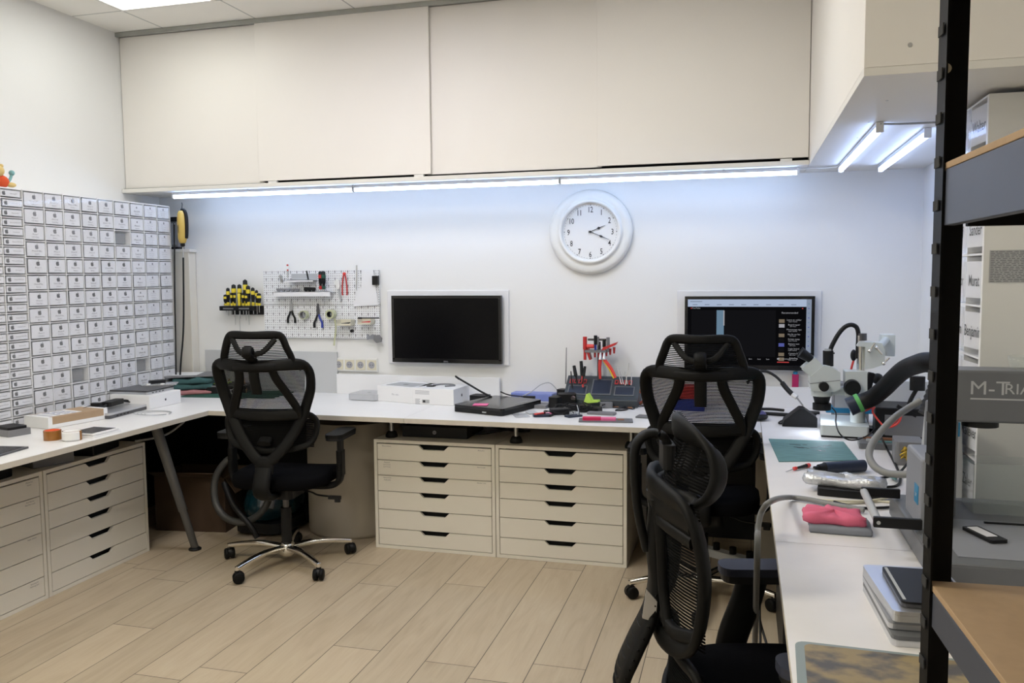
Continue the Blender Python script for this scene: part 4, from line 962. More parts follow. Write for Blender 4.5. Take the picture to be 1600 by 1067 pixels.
# ------------------------------------------------------------------ things on the desks
def D(px, py, z=DK): return P(px, py, 'z', z)
def oslab(name, label, cat, A, B_, depth, h, mt, z=DK, bevel=.002, build=None, group=None):
    """slab whose front edge runs between photo points A and B_ on height z and which reaches away from the viewer"""
    a, b_ = D(*A, z), D(*B_, z); d = b_-a; w_ = d.length; rz = math.atan2(d.y, d.x)
    t = thing(name, label, cat, (a.x, a.y, z+.0006), rz, group)
    if build: build(t, w_, depth, h)
    else: MB().box(0, w_, 0, depth, 0, h, mt).build('body', t, bevel)
    return t
def laptop_build(mt, edge='black', lid_mt=None, logo=None):
    def f(t, w_, d, h):
        b = MB().rbox((w_/2, d/2, h*.30), (w_, d, h*.56), edge, .012).build('base', t, .001)
        MB().rbox((w_/2, d/2, h*.80), (w_, d, h*.38), lid_mt or mt, .012).build('lid', t, .0015)
        mb = MB()
        for k in range(4): mb.box(w_*.15+k*.03, w_*.15+k*.03+.016, -.0008, .001, h*.22, h*.42, 'gap')
        mb.box(w_+.0001-.001, w_+.0008, d*.2, d*.24, h*.2, h*.4, 'gap').box(w_-.001, w_+.0008, d*.3, d*.36, h*.2, h*.4, 'gap'); mb.build('ports', t)
    return f
# --- left desk
def carton(t, w_, d, h):
    MB().box(0, w_, 0, d, 0, h, 'cardboard').build('body', t, .002)
    e = .0008
    MB().box(-e, .022, -e, d+e, -.0+.001, h+e, 'paper').box(w_-.022, w_+e, -e, d+e, .001, h+e, 'paper').box(.02, w_-.02, -e, .004, .001, .020, 'paper').build('tape', t)
    mb = MB().box(w_*.05, w_*.62, d*.15, d*.90, h, h+.0012, 'paper')
    for i in range(9):
        for j in range(4): mb.box(w_*(.09+.13*j), w_*(.09+.13*j)+.02+.01*((i*j) % 3), d*(.2+.075*i), d*(.2+.075*i)+.006, h+.0012, h+.0016, 'inksoft' if (i+j) % 3 else 'blue')
    for i in range(7): mb.box(w_+e, w_+e+.0003, .02+i*.03, .03+i*.03, .01+.006*(i % 3), .02+.006*(i % 3), 'blue')
    mb.build('shipping_label', t)
c_ = oslab('parcel', 'flat brown cardboard parcel with white tape and label on the left desk', 'parcel', (76, 671), (168, 654), .18, .056, None, build=carton)
q = D(12, 682); t = thing('hard_drive_case', 'dark grey box with stepped lid at the left photo edge', 'case', (q.x-.03, q.y+.05, DK+.0006), R(75))
MB().rbox((0, 0, .015), (.11, .15, .030), 'grey', .01).build('body', t, .002); MB().rbox((0, 0, .036), (.09, .12, .012), 'black', .01).build('lid', t, .002)
oslab('laptop', 'grey laptop with black base beside the parcel, black charger lying on it', 'laptop', (172, 655), (236, 638), .24, .030, None, build=laptop_build('alu', 'alu_dark', 'alu'))
def applebox(t, w_, d, h):
    MB().box(0, w_, 0, d, 0, h, 'boxwhite').build('box', t, .002)
    MB().apple((w_/2, -.0004, h*.5), X, Z, .016, 'ink').build('logo', t)
oslab('computer_box', 'white box with small dark fruit logo on the left desk under a laptop', 'box', (234, 640), (283, 629), .27, .078, None, build=applebox)
oslab('laptop', 'dark grey laptop lying on top of the white logo box on the left desk', 'laptop', (231, 617), (273, 608), .27, .022, None, z=DK+.0792, build=laptop_build('grey', 'alu', 'alu_dark'))
q = D(250, 600, DK+.104)
t = thing('clear_bag', 'crumpled clear bag with small black parts on the dark laptop', 'bag', (q.x, q.y, DK+.1022), R(30))
MB().rbox((0, 0, .003), (.20, .12, .004), 'foil', .01).cyl((-.06, -.03, .005), (-.06, -.03, .010), .012, 'paper').cyl((.02, -.04, .005), (.02, -.04, .010), .012, 'paper').build('bag', t); MB().rbox((-.02, .03, .014), (.09, .05, .018), 'black', .01, rz=.5).build('contents', t)
# charger on laptop
t = thing('laptop_charger', 'black laptop charger with coiled lead lying over parcel and grey laptop', 'charger', (-3.36, 3.85, DK+.040), R(12))
MB().rbox((0, 0, .014), (.055, .15, .026), 'black', .012).build('brick', t, .004)
MB().tube([(0, -.07, .015), (.02, -.12, .012), (.0, -.19, .01), (-.04, -.22, .01), (-.05, -.17, .014), (-.02, -.12, .02)], .006, 'black').rbox((-.02, -.13, .018), (.05, .035, .030), 'black', .006).build('mains_lead', t)
MB().tube([(0, .07, .015), (.03, .12, .0), (.09, .16, -.015), (.05, .20, -.008), (-.02, .15, -.01), (.01, .11, .012), (.06, .20, -.018), (.02, .26, -.018)], .004, 'black').build('output_lead', t)
# towels
def blob(pts_, h, mt, t, nm, amp=.004, z0=0, rows=6, seed=1, loops=44, sag=.35):
    """soft folded heap above an outline"""
    rnd = random.Random(seed); P2 = smooth_path([(x, y, 0) for x, y in pts_], max(1, loops//len(pts_)), True); n = len(P2)
    c = sum(P2, Vector())/n; v = []; fs = []
    ph = [rnd.uniform(0, 6.28) for _ in range(6)]
    prof = [(.96, 0), (1.0, .25), (1.0, .6), (.95, .88), (.82, 1.0), (.5, 1.04), (.2, 1.0), (.01, 1.02)]
    for k, zz in prof:
        for i, p in enumerate(P2):
            a = 2*PI*i/n; w_ = amp*(math.sin(5*a+ph[0])+.7*math.sin(9*a+ph[1]+zz*3)+.5*math.sin(14*a+ph[2]))
            q = c+(p-c)*k; d = (p-c).normalized(); v.append(q+d*w_*min(1, k)+Z*(z0+h*zz+ (w_*.9 if k < .99 and zz > .5 else 0)))
    fs = [(r*n+i, r*n+(i+1) % n, (r+1)*n+(i+1) % n, (r+1)*n+i) for r in range(len(prof)-1) for i in range(n)]
    return MB().add(v, fs+[tuple(range(n-1, -1, -1))], mt, True).build(nm, t)
q = D(284, 631); rzt = R(32)
def rect(w_, d, r=.02): return [(-w_/2+r, -d/2), (0, -d/2-.002), (w_/2-r, -d/2), (w_/2, -d/2+r), (w_/2, 0), (w_/2, d/2-r), (w_/2-r, d/2), (0, d/2), (-w_/2+r, d/2), (-w_/2, d/2-r), (-w_/2, 0), (-w_/2, -d/2+r)]
tc_ = (D(302, 622)+D(262, 612))/2
tc_ = tc_+Vector((.045, .0, 0))
t = thing('towel', 'folded pink towel at the bottom of the towel pile on the left desk', 'towel', (tc_.x-.02, tc_.y+.11, DK+.002), rzt)
blob(rect(.25, .24), .026, 'pinktowel', t, 'cloth', .003, seed=2)
t = thing('towel', 'folded dark green towel lying on the pink towel on the left desk', 'towel', (tc_.x-.025, tc_.y+.115, DK+.034), rzt)
blob(rect(.24, .23), .034, 'greentowel', t, 'fold', .004, seed=3)
blob(rect(.23, .235), .034, 'greentowel', t, 'fold', .006, z0=.036, seed=5)
t = thing('folder', 'black flat folder lying on the green towel with white paper on it', 'folder', (tc_.x-.05, tc_.y+.10, DK+.1125), rzt)
MB().rbox((.02, 0, .005), (.31, .22, .010), 'grey', .01).build('cover', t, .002)
t = thing('paper_sheet', 'white sheet of paper lying on the black folder on the towels', 'paper', (tc_.x-.09, tc_.y+.08, DK+.1235), R(20))
MB().box(-.12, .12, -.09, .09, 0, .001, 'paper').build('sheet', t)
# small flat things on left desk
q = D(246, 647)
t = thing('wire_coil', 'thin clear wire coil lying on the left desk in front of the white box', 'wire', (q.x, q.y, DK+.001))
for k in range(4): MB().tube([((.06+.01*k)*math.cos(a*.6)*1.2-.01*k, (.06+.008*k)*math.sin(a*.6)*.9, .003+.001*k) for a in range(11)], .0012, 'lightgrey', seg=6).build('loop', t)
def tablet(label, A, B_, depth, h, z=DK, frame='boxwhite', dark='screen'):
    def f(t, w_, d, h_):
        MB().rbox((w_/2, d/2, h_/2), (w_, d, h_), frame, .008).build('casing', t, .001)
        MB().box(w_*.05, w_*.95, d*.09, d*.91, h_, h_+.0006, dark).build('display', t)
    return oslab('tablet', label, 'tablet', A, B_, depth, h, None, z, build=f)
tablet('bottom white-framed tablet of the small stack beside the tape rolls', (147, 685), (190, 674), .17, .008)
tablet('top white-framed tablet of the small stack beside the tape rolls', (146, 681), (187, 671), .16, .008, DK+.010)
tablet('black tablet lying at the lower left corner of the desk', (-8, 716), (46, 700), .16, .007, frame='alu_dark')
q = D(73, 689); T0 = tape('tape_roll', 'roll of amber heat tape standing on the left desk, left of the pair', (q.x, q.y+.035, DK+.0225), .038, .030, .044, 'amber', 'orange', 'Z')
q = D(103, 690); T0 = tape('tape_roll', 'roll of amber tape with white paper outside, right of the pair', (q.x, q.y+.038, DK+.0225), .041, .034, .044, 'amber', 'paper', 'Z')
MB().ribbon([(.042*math.cos(R(a)), .042*math.sin(R(a)), 0) for a in range(200, 361, 20)], .043, .001, lambda p: (p.x, p.y, 0), 'paper', 2, 6).build('paper_band', T0)
# --- corner
q = D(365, 616); t = thing('cutting_mat', 'dark green cutting mat lying on the corner desk behind the first chair', 'mat', (q.x+.03, q.y+.02, DK+.0006), R(4))
MB().rbox((0, 0, .001), (.62, .36, .002), 'greenmat', .02).build('mat', t)
cm = Vector((q.x-.10, q.y+.10, DK+.0032))
t = thing('equipment_case', 'black soft case lying on the cutting mat behind the towels', 'case', cm, R(20)); MB().rbox((0, 0, .02), (.26, .20, .04), 'black', .03).build('body', t, .006)
t = thing('tablet', 'dark tablet lying tilted on the black case in the back left corner', 'tablet', cm+Vector((.0, .0, .0415)), R(25)); MB().rbox((0, 0, .004), (.24, .17, .008), 'grey', .01).build('casing', t, .001); MB().box(-.11, .11, -.075, .075, .008, .0087, 'screen').build('display', t)
t = thing('sticky_note', 'lime sticky note lying on the dark tablet in the back left corner', 'note', cm+Vector((-.06, .02, .0505)), R(15)); MB().box(-.045, .045, -.045, .045, 0, .0012, 'lime').build('note', t)
cable('brown_cable', 'brown cable arching over the black case in the back left corner', [cm+Vector((-.06, .08, .055)), cm+Vector((-.02, .10, .09)), cm+Vector((.06, .07, .07)), cm+Vector((.14, -.02, .03)), cm+Vector((.16, -.05, .006))], .005, 'wood')
cable('white_clip', 'small white hooked cable end on the cutting mat', [cm+Vector((.10, -.12, .004)), cm+Vector((.10, -.13, .03)), cm+Vector((.13, -.13, .034)), cm+Vector((.15, -.12, .03))], .004, 'plasticwhite')
# --- back desk
def mini(t, w_, d, h):
    MB().rbox((w_/2, d/2, h/2+.002), (w_, d, h-.002), 'alu', .022).build('casing', t, .003); MB().rbox((w_/2, d/2, .001), (w_-.02, d-.02, .002), 'black', .02).apple((w_/2, d/2, h+.0013), X, Y, .03, 'lightgrey').build('foot', t)
oslab('mini_computer', 'flat silver mini computer left of the white computer boxes', 'computer', (543, 625), (588, 627), .19, .036, None, build=mini)
def pcbox(t, w_, d, h):
    MB().box(0, w_, 0, d, 0, h, 'boxwhite').build('box', t, .002)
    MB().rbox((w_*.5, d*.45, h+.0006), (w_*.78, d*.62, .0008), 'lightgrey', .02).apple((w_*.5, d*.45, h+.0013), X, Y, .045, 'grey').text('Mac mini', (w_/2, -.0005, h*.45), X, Z, .014, 'inksoft').build('print', t)
oslab('computer_box', 'white retail box showing a silver computer, right of the mini computer', 'box', (590, 626), (646, 631), .24, .092, None, build=pcbox)
def pcbox2(t, w_, d, h):
    MB().box(0, w_, 0, d, 0, h, 'boxwhite').build('box', t, .002)
    mb = MB().tube([(w_*.30, d*.5, h+.003), (w_*.38, d*.72, h+.003), (w_*.62, d*.78, h+.003), (w_*.78, d*.6, h+.003), (w_*.62, d*.42, h+.003)], .006, 'grey').rbox((w_*.27, d*.42, h+.002), (.05, .05, .003), 'black', .015)
    for i in range(3): mb.box(w_*.05, w_*.40, -.0006, .001, h*.82-i*.008, h*.85-i*.008, 'inksoft')
    for i in range(5): mb.box(w_*.05, w_*.17-.004*(i % 2), -.0006, .001, h*.30-i*.007, h*.33-i*.007, 'inksoft')
    mb.box(w_*.22, w_*.40, -.0006, .001, h*.08, h*.30, 'lightgrey').box(w_*.24, w_*.30, -.0008, .001, h*.12, h*.26, 'ink').build('print', t)
    MB().apple((w_+.0006, d*.5, h*.5), Y, Z, .020, 'ink').build('logo', t)
oslab('computer_box', 'white retail box showing black headphones beside the black laptop', 'box', (646, 631), (709, 634), .235, .092, None, build=pcbox2)
def blap(t, w_, d, h):
    MB().rbox((w_/2, d/2, h*.32), (w_, d, h*.60), 'black', .02).build('base', t, .003)
    MB().rbox((w_/2, d/2, h*.81), (w_, d, h*.36), 'blackgloss', .02).build('lid', t, .003)
    MB().box(w_*.88, w_*.90, d*.45, d*.75, h+.0001, h+.0006, 'lightgrey').box(w_*.6, w_*.68, -.001, .001, h*.25, h*.40, 'lightgrey').box(w_*.2, w_*.35, -.001, .001, h*.25, h*.42, 'gap').text('lenovo', (w_*.84, d*.15, h+.0007), Y, -X, .018, 'inksoft').build('marks', t)
lp = oslab('laptop', 'black glossy closed laptop with pink sticky note on the back desk', 'laptop', (708, 643), (785, 651), .40, .040, None, build=blap)
q = P(751, 632, 'z', DK+.042)
t = thing('sticky_note', 'pink sticky note on the lid of the black laptop', 'note', (q.x, q.y, DK+.0418), R(8)); MB().box(-.040, .040, -.035, .035, 0, .0012, 'pink').build('note', t)
q = D(782, 613); t = thing('power_adapter', 'black cube adapter standing behind the black laptop', 'adapter', (q.x, 4.62, DK+.0006), R(-10)); MB().rbox((0, 0, .022), (.10, .09, .044), 'black', .01).build('body', t, .004)
cable('laptop_cable', 'thick black cable rising from behind the black laptop and bending over', [P(768, 620, 'y', 4.58), P(752, 612, 'y', 4.60), P(735, 602, 'y', 4.62), P(718, 592, 'y', 4.66), P(712, 588, 'y', 4.70), P(717, 592, 'y', 4.72)], .006, 'black')
cable('usb_cable', 'black cable with long plug lying over the blue plastic strip', [P(782, 612, 'y', 4.66), P(795, 617, 'y', 4.66), P(812, 619, 'y', 4.66), P(822, 620, 'y', 4.66)], .004, 'black')
tag(MB().cyl((0, 0, 0), (.07, -.005, 0), .008, 'black').build('cable_plug', None, 0, P(818, 620, 'y', 4.65)), 'long black plug lying on the blue plastic strip', 'plug')
oslab('plastic_tray', 'translucent blue plastic strip lying along the wall behind the laptop', 'tray', (798, 625), (863, 628), .10, .045, 'bluetray', bevel=.006)
cable('white_cable', 'thin white cable arching against the wall above the blue strip', [P(810, 622, 'y', 4.72), P(830, 612, 'y', 4.74), P(845, 601, 'y', 4.76), P(858, 598, 'y', 4.77), P(868, 606, 'y', 4.77), P(876, 618, 'y', 4.75)], .003, 'lightgrey')
def wallet(t, w_, d, h): MB().rbox((w_/2, d/2, h/2), (w_, d, h), 'grey', .006).build('body', t, .003); MB().box(-.001, w_+.001, d*.45, d*.49, .002, h+.001, 'black').build('band', t)
oslab('card_holder', 'grey card holder with dark band lying on the back desk', 'case', (832, 638), (853, 639), .12, .018, None, build=wallet)
oslab('clear_case', 'small clear phone case lying in front of the grey card holder', 'case', (827, 648), (842, 647), .06, .008, 'lightgrey')
oslab('antistatic_bag', 'small flat silver bag lying on the back desk edge', 'bag', (806, 653), (829, 652), .11, .003, 'foil', bevel=0)
q = D(847, 651)
t = thing('phone_repair_kit', 'small dark and pink phone parts heaped on the back desk', 'parts', (q.x-.005, q.y+.01, DK+.0006), R(20))
MB().rbox((0, 0, .006), (.09, .06, .012), 'navy', .012).build('case', t, .002); MB().rbox((-.01, -.005, .016), (.07, .018, .006), 'redbright', .006, rz=.6).build('strip', t, .001); MB().rbox((.035, .03, .005), (.05, .06, .010), 'pink', .015).build('sponge', t, .002); MB().rbox((.05, -.01, .006), (.012, .05, .010), 'black', .004, rz=-.5).build('stick', t)
# tool caddy
A, B_, Tp = P(879, 632, 'y', 4.60), P(996, 632, 'y', 4.60), P(940, 588, 'y', 4.775)
t = thing('tool_caddy', 'dark grey sloping tool organiser with red slots on the back desk', 'tool holder', (A.x, 4.60, DK+.0006)); W_ = B_.x-A.x; HT = Tp.z-DK
MB().yz([(0, 0), (.192, 0), (.192, HT), (.165, HT), (.03, .05), (0, .04)], 0, W_, 'caddy').build('body', t, .004)
sl = Vector((0, .135, HT-.05)).normalized(); nr = Vector((0, -sl.z, sl.y)); o0 = Vector((0, .03, .05))
def slope(u, v): return o0 + X*(u*W_) + Vector((0, .135, HT-.05))*v
def pad(u0, u1, v0, v1, e, mt, nm, th=.003):
    mb = MB(); a = [slope(u0, v0), slope(u1, v0), slope(u1, v1), slope(u0, v1)]; mb.add([p+nr*e for p in a]+[p+nr*(e-th) for p in a], [(0, 1, 2, 3), (7, 6, 5, 4), (0, 4, 5, 1), (1, 5, 6, 2), (2, 6, 7, 3), (3, 7, 4, 0)], mt); return mb.build(nm, t, .001)
for u0, u1, v0, v1 in ((.04, .30, .08, .52), (.36, .63, .10, .84), (.67, .94, .08, .52)):
    pad(u0, u1, v0, v1, .004, 'machine', 'tray_rim'); pad(u0+.015, u1-.015, v0+.04, v1-.04, .0055, 'navy', 'tray', .002)
for base in (.06, .68):
    for i in range(4): pad(base+i*.062-.02, base+i*.062+.028, .62, .82, .005, 'red', 'slot'); pad(base+i*.062-.008, base+i*.062+.016, .66, .78, .0062, 'gap', 'slot_opening', .002)
cd = Vector((A.x, 4.60, DK))
def stick(label, cat, px0, py0, px1, py1, r, mt, yy=4.70, m2=None, nm='tool'):
    a = P(px0, py0, 'y', yy-.03); b_ = P(px1, py1, 'y', yy); mb = MB().cyl((0, 0, 0), b_-a, r, mt, r1=r*.6, seg=10)
    if m2: mb.cyl((b_-a)*.45, (b_-a)*1.02, r*1.8, m2, r1=r*1.5, seg=10)
    return tag(mb.build(nm, None, 0, a), label, cat)
stick('tall thin grey stand rod at the left end of the tool organiser', 'rod', 884, 600, 885, 543, .004, 'grey', 4.74, nm='rod'); stick('thin black screwdriver standing in the left slots of the tool organiser', 'screwdriver', 894, 606, 892, 580, .005, 'black', nm='screwdriver')
stick('black brush head with thick round top in the tool organiser', 'brush', 902, 600, 897, 572, .006, 'black', 4.70, 'black', 'brush'); stick('tall black-handled tool with red collar in the tool organiser', 'screwdriver', 911, 605, 908, 565, .006, 'redbright', 4.70, 'black', 'screwdriver'); stick('short black-handled tool leaning right in the tool organiser', 'screwdriver', 910, 600, 914, 573, .005, 'black', 4.69, 'black', 'screwdriver')
for i, (a, b_) in enumerate((((971, 600), (963, 571)), ((974, 600), (968, 575)), ((977, 602), (983, 567)), ((980, 600), (977, 580)), ((986, 602), (987, 582)))):
    stick('fine steel tweezers standing in the right slots of the organiser, '+('leftmost', 'second from left', 'tallest, leaning right', 'short middle', 'rightmost')[i]+' one', 'tweezers', *a, *b_, .003, 'steel', 4.69, nm='tweezers')
# raised tool carousel
c0 = P(935, 548, 'y', 4.72)
t = thing('tool_carousel', 'raised grey and red tool rack standing on a post above the organiser', 'tool holder', (c0.x, 4.72, c0.z))
MB().cyl((0, .02, -.17), (0, .02, .05), .010, 'alu_dark').build('post', t)
MB().xz([(-.075, -.008), (.05, -.008), (.05, .006), (-.075, .006)], -.03, .03, 'grey').xz([(.02, .0), (.10, .035), (.11, .052), (.03, .022)], -.03, .03, 'red').box(-.06, .05, -.01, .01, .058, .070, 'alu_dark').build('platform', t, .001)
MB().xz([(-.085, .045), (-.060, .03), (-.040, -.05), (-.050, -.052)], -.02, .03, 'red').build('bracket', t, .001)
for i in range(6): MB().cyl((-.02+.022*i, 0, -.002+.008*max(0, i-2)), (-.02+.022*i, 0, -.038+.008*max(0, i-2)), .008, 'red', r1=.005, seg=10).build('sleeve', t)
def up_tool(px, py0, py1, r, mt, m2, lab): a = P(px, py0, 'y', 4.70); b_ = P(px, py1, 'y', 4.70); tag(MB().cyl((0, 0, 0), b_-a, r*.7, m2, seg=10).cyl((b_-a)*.45, b_-a, r, mt, seg=12).build('screwdriver', None, 0, a), lab, 'screwdriver')
up_tool(930.5, 550, 524, .010, 'black', 'blue', 'tall black and blue screwdriver in the raised tool rack'); up_tool(934.5, 550, 526, .006, 'grey', 'alu_dark', 'slim grey screwdriver in the middle of the raised tool rack')
up_tool(944, 552, 530, .010, 'black', 'yellow', 'black screwdriver with yellow neck in the raised tool rack'); up_tool(950, 550, 527, .010, 'grey', 'grey', 'dark grey screwdriver at the right of the raised tool rack')
up_tool(914, 562, 526, .012, 'red', 'red', 'red-handled scissors standing at the left of the raised tool rack'); tag(MB().cyl((-.04, 0, 0), (.0, 0, 0), .012, 'redbright').build('roller', None, 0, P(928, 541, 'y', 4.69)), 'short red roller lying on the raised tool rack', 'roller')
for k, (x0_, y0_, x1_, y1_, x2_, y2_, m_, lab) in enumerate(((938, 562, 937, 575, 938, 592, 'red', 'red-handled pliers hanging straight down from the raised tool rack'), (944, 562, 955, 576, 962, 590, 'redbright', 'red and yellow handled pliers hanging diagonally from the raised tool rack'))):
    a = P(x0_, y0_, 'y', 4.66); t = thing('pliers', lab, 'pliers', a)
    MB().ribbon([(0, 0, .0), P(x1_, y1_, 'y', 4.655)-a, P(x2_, y2_, 'y', 4.65)-a], lambda q: .022-.008*q, .014, lambda p: (0, 1, 0), m_, 4).build('handle', t)
    if k: MB().ribbon([Vector((-.006, .002, -.004)), P(x1_-3, y1_+1, 'y', 4.657)-a, P(x2_-3, y2_+1, 'y', 4.652)-a], .008, .016, lambda p: (0, 1, 0), 'yellow', 4).build('grip_strip', t)
    MB().cyl((0, 0, 0), (0, .01, .04), .012, 'steel', r1=.005).build('jaws', t)
# clutter in front of organiser
def cl(label, cat, name, px, py, sz, mt, rz=0, z=0, bevel=.003, extra=None):
    q = D(px, py); t = thing(name, label, cat, (q.x, q.y, DK+.0006+z), rz); MB().rbox((0, 0, sz[2]/2), sz, mt, min(sz[0], sz[1])*.2).build('body', t, bevel)
    if extra: extra(t)
    return t
cl('black camera-like gadget with silver lens among the clutter left of the organiser', 'gadget', 'gadget', 886, 634, (.10, .09, .07), 'black', .3, extra=lambda t: MB().cyl((.03, -.05, .05), (.03, -.044, .05), .014, 'chrome').build('lens', t))
cl('black charger block in the clutter nearest the blue strip', 'charger', 'charger', 869, 636, (.06, .09, .06), 'black', -.2)
cl('black battery pack lying flat in the middle of the clutter', 'battery', 'battery_pack', 905, 641, (.12, .08, .03), 'black', .1)
cl('black folded gadget under the lime note on the back desk', 'gadget', 'gadget', 925, 643, (.10, .07, .025), 'black', -.3)
cl('flat black phone part lying in front of the organiser', 'phone part', 'phone_part', 940, 647, (.15, .07, .010), 'grey', -.1)
cl('flat black gadget at the left front of the clutter', 'gadget', 'gadget', 874, 647, (.10, .06, .03), 'black', .5)
cl('black upright charger dock at the back of the clutter, against the organiser', 'charger', 'charger', 898, 628, (.07, .05, .085), 'black', .2)
cl('black boxy gadget on the left side of the clutter above the pale wire', 'gadget', 'gadget', 880, 628, (.06, .06, .075), 'black', -.4)
cl('small dark grey gadget beside the lime note on its right', 'gadget', 'gadget', 947, 637, (.07, .05, .03), 'grey', .3)
cl('thin black phone back lying left of the lime note', 'phone part', 'phone_part', 896, 651, (.09, .05, .008), 'navy', .8)
q = D(924, 636); t = thing('sticky_note', 'lime crumpled note on the clutter before the organiser', 'note', (q.x, q.y-.02, DK+.0275), R(-10)); MB().xz([(-.035, 0), (-.02, .05), (-.012, .052), (.01, .016), (.045, .018), (.05, .008), (.0, .001)], -.02, .02, 'lime').build('note', t, .001)
random.seed(11)
for k in range(7):
    q = D(random.uniform(868, 960), random.uniform(636, 650)); pts = [q+Vector((0, 0, .006))]
    for i in range(4): pts.append(q+Vector((random.uniform(-.07, .07), random.uniform(-.05, .06), random.uniform(.006, .05))))
    pts.append(q+Vector((random.uniform(-.06, .06), 0, .006)))
    cable('tangled_cable', 'thin black cable tangled among the gadgets before the organiser', pts, .0028, 'black', group='tangled cables before the organiser')
q = D(897, 650); cable('bent_wire', 'bent pale metal wire frame standing at the desk edge before the organiser', [q+Vector((-.08, .05, .01)), q+Vector((-.03, .05, .014)), q+Vector((.0, .03, .02)), q+Vector((.005, .0, .004)), q+Vector((.018, -.01, .004)), q+Vector((.02, .02, .02)), q+Vector((.006, .05, .05))], .0025, 'steel')
def strip(t, w_, d, h):
    MB().rbox((w_/2, d/2, h/2), (w_, d, h), 'machine', .006).build('plate', t, .001)
    MB().rbox((w_*.24, d*.45, h+.007), (w_*.34, d*.42, .014), 'crimson', .006).build('sponge', t, .003); MB().rbox((w_*.55, d*.45, h+.006), (w_*.28, d*.40, .012), 'pink', .004).build('sponge', t, .002); MB().box(w_*.72, w_*.84, d*.4, d*.7, h, h+.003, 'copper').build('chip', t)
oslab('parts_tray', 'dark flat tray with red and pink sponges at the front of the back desk', 'tray', (904, 660), (989, 661), .10, .006, None, build=strip)
for k, (px, py) in enumerate(((963, 636), (972, 640), (985, 637), (995, 634))):
    q = D(px, py); t = thing('glasses' if k == 0 else 'small_part', ('dark folded wire part lying right of the clutter', 'flat dark board lying before the organiser', 'small dark part lying at the right of the organiser front', 'tiny dark screw tray near the second chair')[k], 'parts', (q.x, q.y-.02, DK+.0006), k)
    MB().tube([(-.05, 0, .003), (-.02, .02, .003), (.02, .02, .003), (.05, 0, .003), (.02, -.02, .003), (-.02, -.02, .003), (-.05, 0, .003)], .003 if k < 3 else .002, 'black').rbox((.0, 0, .003), (.03, .02, .005), 'grey' if k % 2 else 'copper', .003).build('frame', t)
q = D(1003, 632); tape('tape_roll', 'orange-red tape roll standing behind the second chair', (q.x-.02, q.y-.03, DK+.046), .045, .03, .03, 'copper', 'redbright')
q = D(1004, 652); t = thing('phone_part', 'dark flat phone screen at the desk edge beside the second chair', 'phone part', (q.x+.05, q.y, DK+.0006), R(-10)); MB().rbox((0, 0, .003), (.16, .08, .006), 'machine', .008).build('panel', t)
# things seen through the second chair
q = D(1080, 620); t = thing('storage_box', 'red and blue small box behind the second chair on the back desk', 'box', (q.x, 4.62, DK+.0006)); MB().box(-.10, .10, -.05, .05, 0, .06, 'blue').build('body', t, .003); MB().box(-.05, .10, -.05, .05, .061, .13, 'red').build('lid', t, .003)

# ------------------------------------------------------------------ right desk
cable('soldering_iron_cable', 'black soldering cable looping from behind the second chair to the iron stand', [P(1168, 598, 'y', 4.40), P(1180, 583, 'y', 4.36), P(1196, 580, 'y', 4.32), P(1212, 588, 'y', 4.30), P(1224, 600, 'y', 4.28)], .007, 'black')
a = P(1222, 598, 'y', 4.28)
t = thing('soldering_iron', 'black soldering iron resting slanted in its stand', 'soldering iron', a)
MB().tube([(0, 0, 0), P(1230, 608, 'y', 4.26)-a, P(1238, 616, 'y', 4.24)-a], .012, 'black').build('handle', t); MB().cyl(P(1238, 616, 'y', 4.24)-a, P(1245, 621, 'y', 4.23)-a, .012, 'paper').build('collar', t); MB().cyl(P(1244, 620, 'y', 4.23)-a, P(1255, 634, 'y', 4.22)-a, .004, 'steel').build('tip', t)
q = D(1246, 642)
t = thing('soldering_stand', 'black triangular soldering iron stand on the right desk', 'stand', (q.x, 4.24, DK+.0006))
MB().xz([(-.10, 0), (.06, 0), (.06, .045), (.0, .088), (-.02, .088), (-.09, .03)], -.05, .05, 'black').build('body', t, .004)
for k, (pts, r) in enumerate((([(1185, 639), (1205, 639), (1225, 641)], .007), ([(1186, 645), (1215, 647), (1240, 648), (1275, 646)], .009), ([(1262, 650), (1240, 652), (1222, 657), (1217, 661), (1225, 661), (1242, 657), (1258, 651)], .004))):
    cable('desk_cable', ('upper straight black cable lying left of the soldering stand', 'lower thick black cable lying before the soldering stand', 'thin looped black cable lying before the soldering stand')[k], [D(*p, DK+r+.001) for p in pts], r, 'black')
tag(MB().rbox((0, 0, .006), (.08, .04, .012), 'black', .01).build('connector', None, .002, D(1268, 646)), 'black connector block under the microscope lens', 'connector')
q = D(1186, 659); t = thing('computer_mouse', 'dark purple rounded object beside the second chair on the right desk', 'mouse', (q.x+.0, q.y+.05, DK+.0006)); MB().sphere((0, 0, .018), .045, 'black', sc=(1, 1.2, .4)).build('body', t); MB().sphere((0, 0.01, .030), .036, 'purple', sc=(1, 1.1, .5)).build('top', t)
# glue bottle
q = P(1249, 608, 'y', 4.45); zz = q.z
t = thing('glue_bottle', 'magenta glue bottle with white nozzle standing on the low board', 'bottle', (q.x, BW-.031, DK+.116)); MB().rbox((0, 0, .035), (.035, .016, .07), 'magenta', .006).build('body', t, .003); MB().cyl((0, 0, .07), (0, 0, .085), .012, 'bluebox').cyl((0, 0, .085), (-.006, 0, .14), .006, 'plasticwhite', r1=.003).build('nozzle', t)
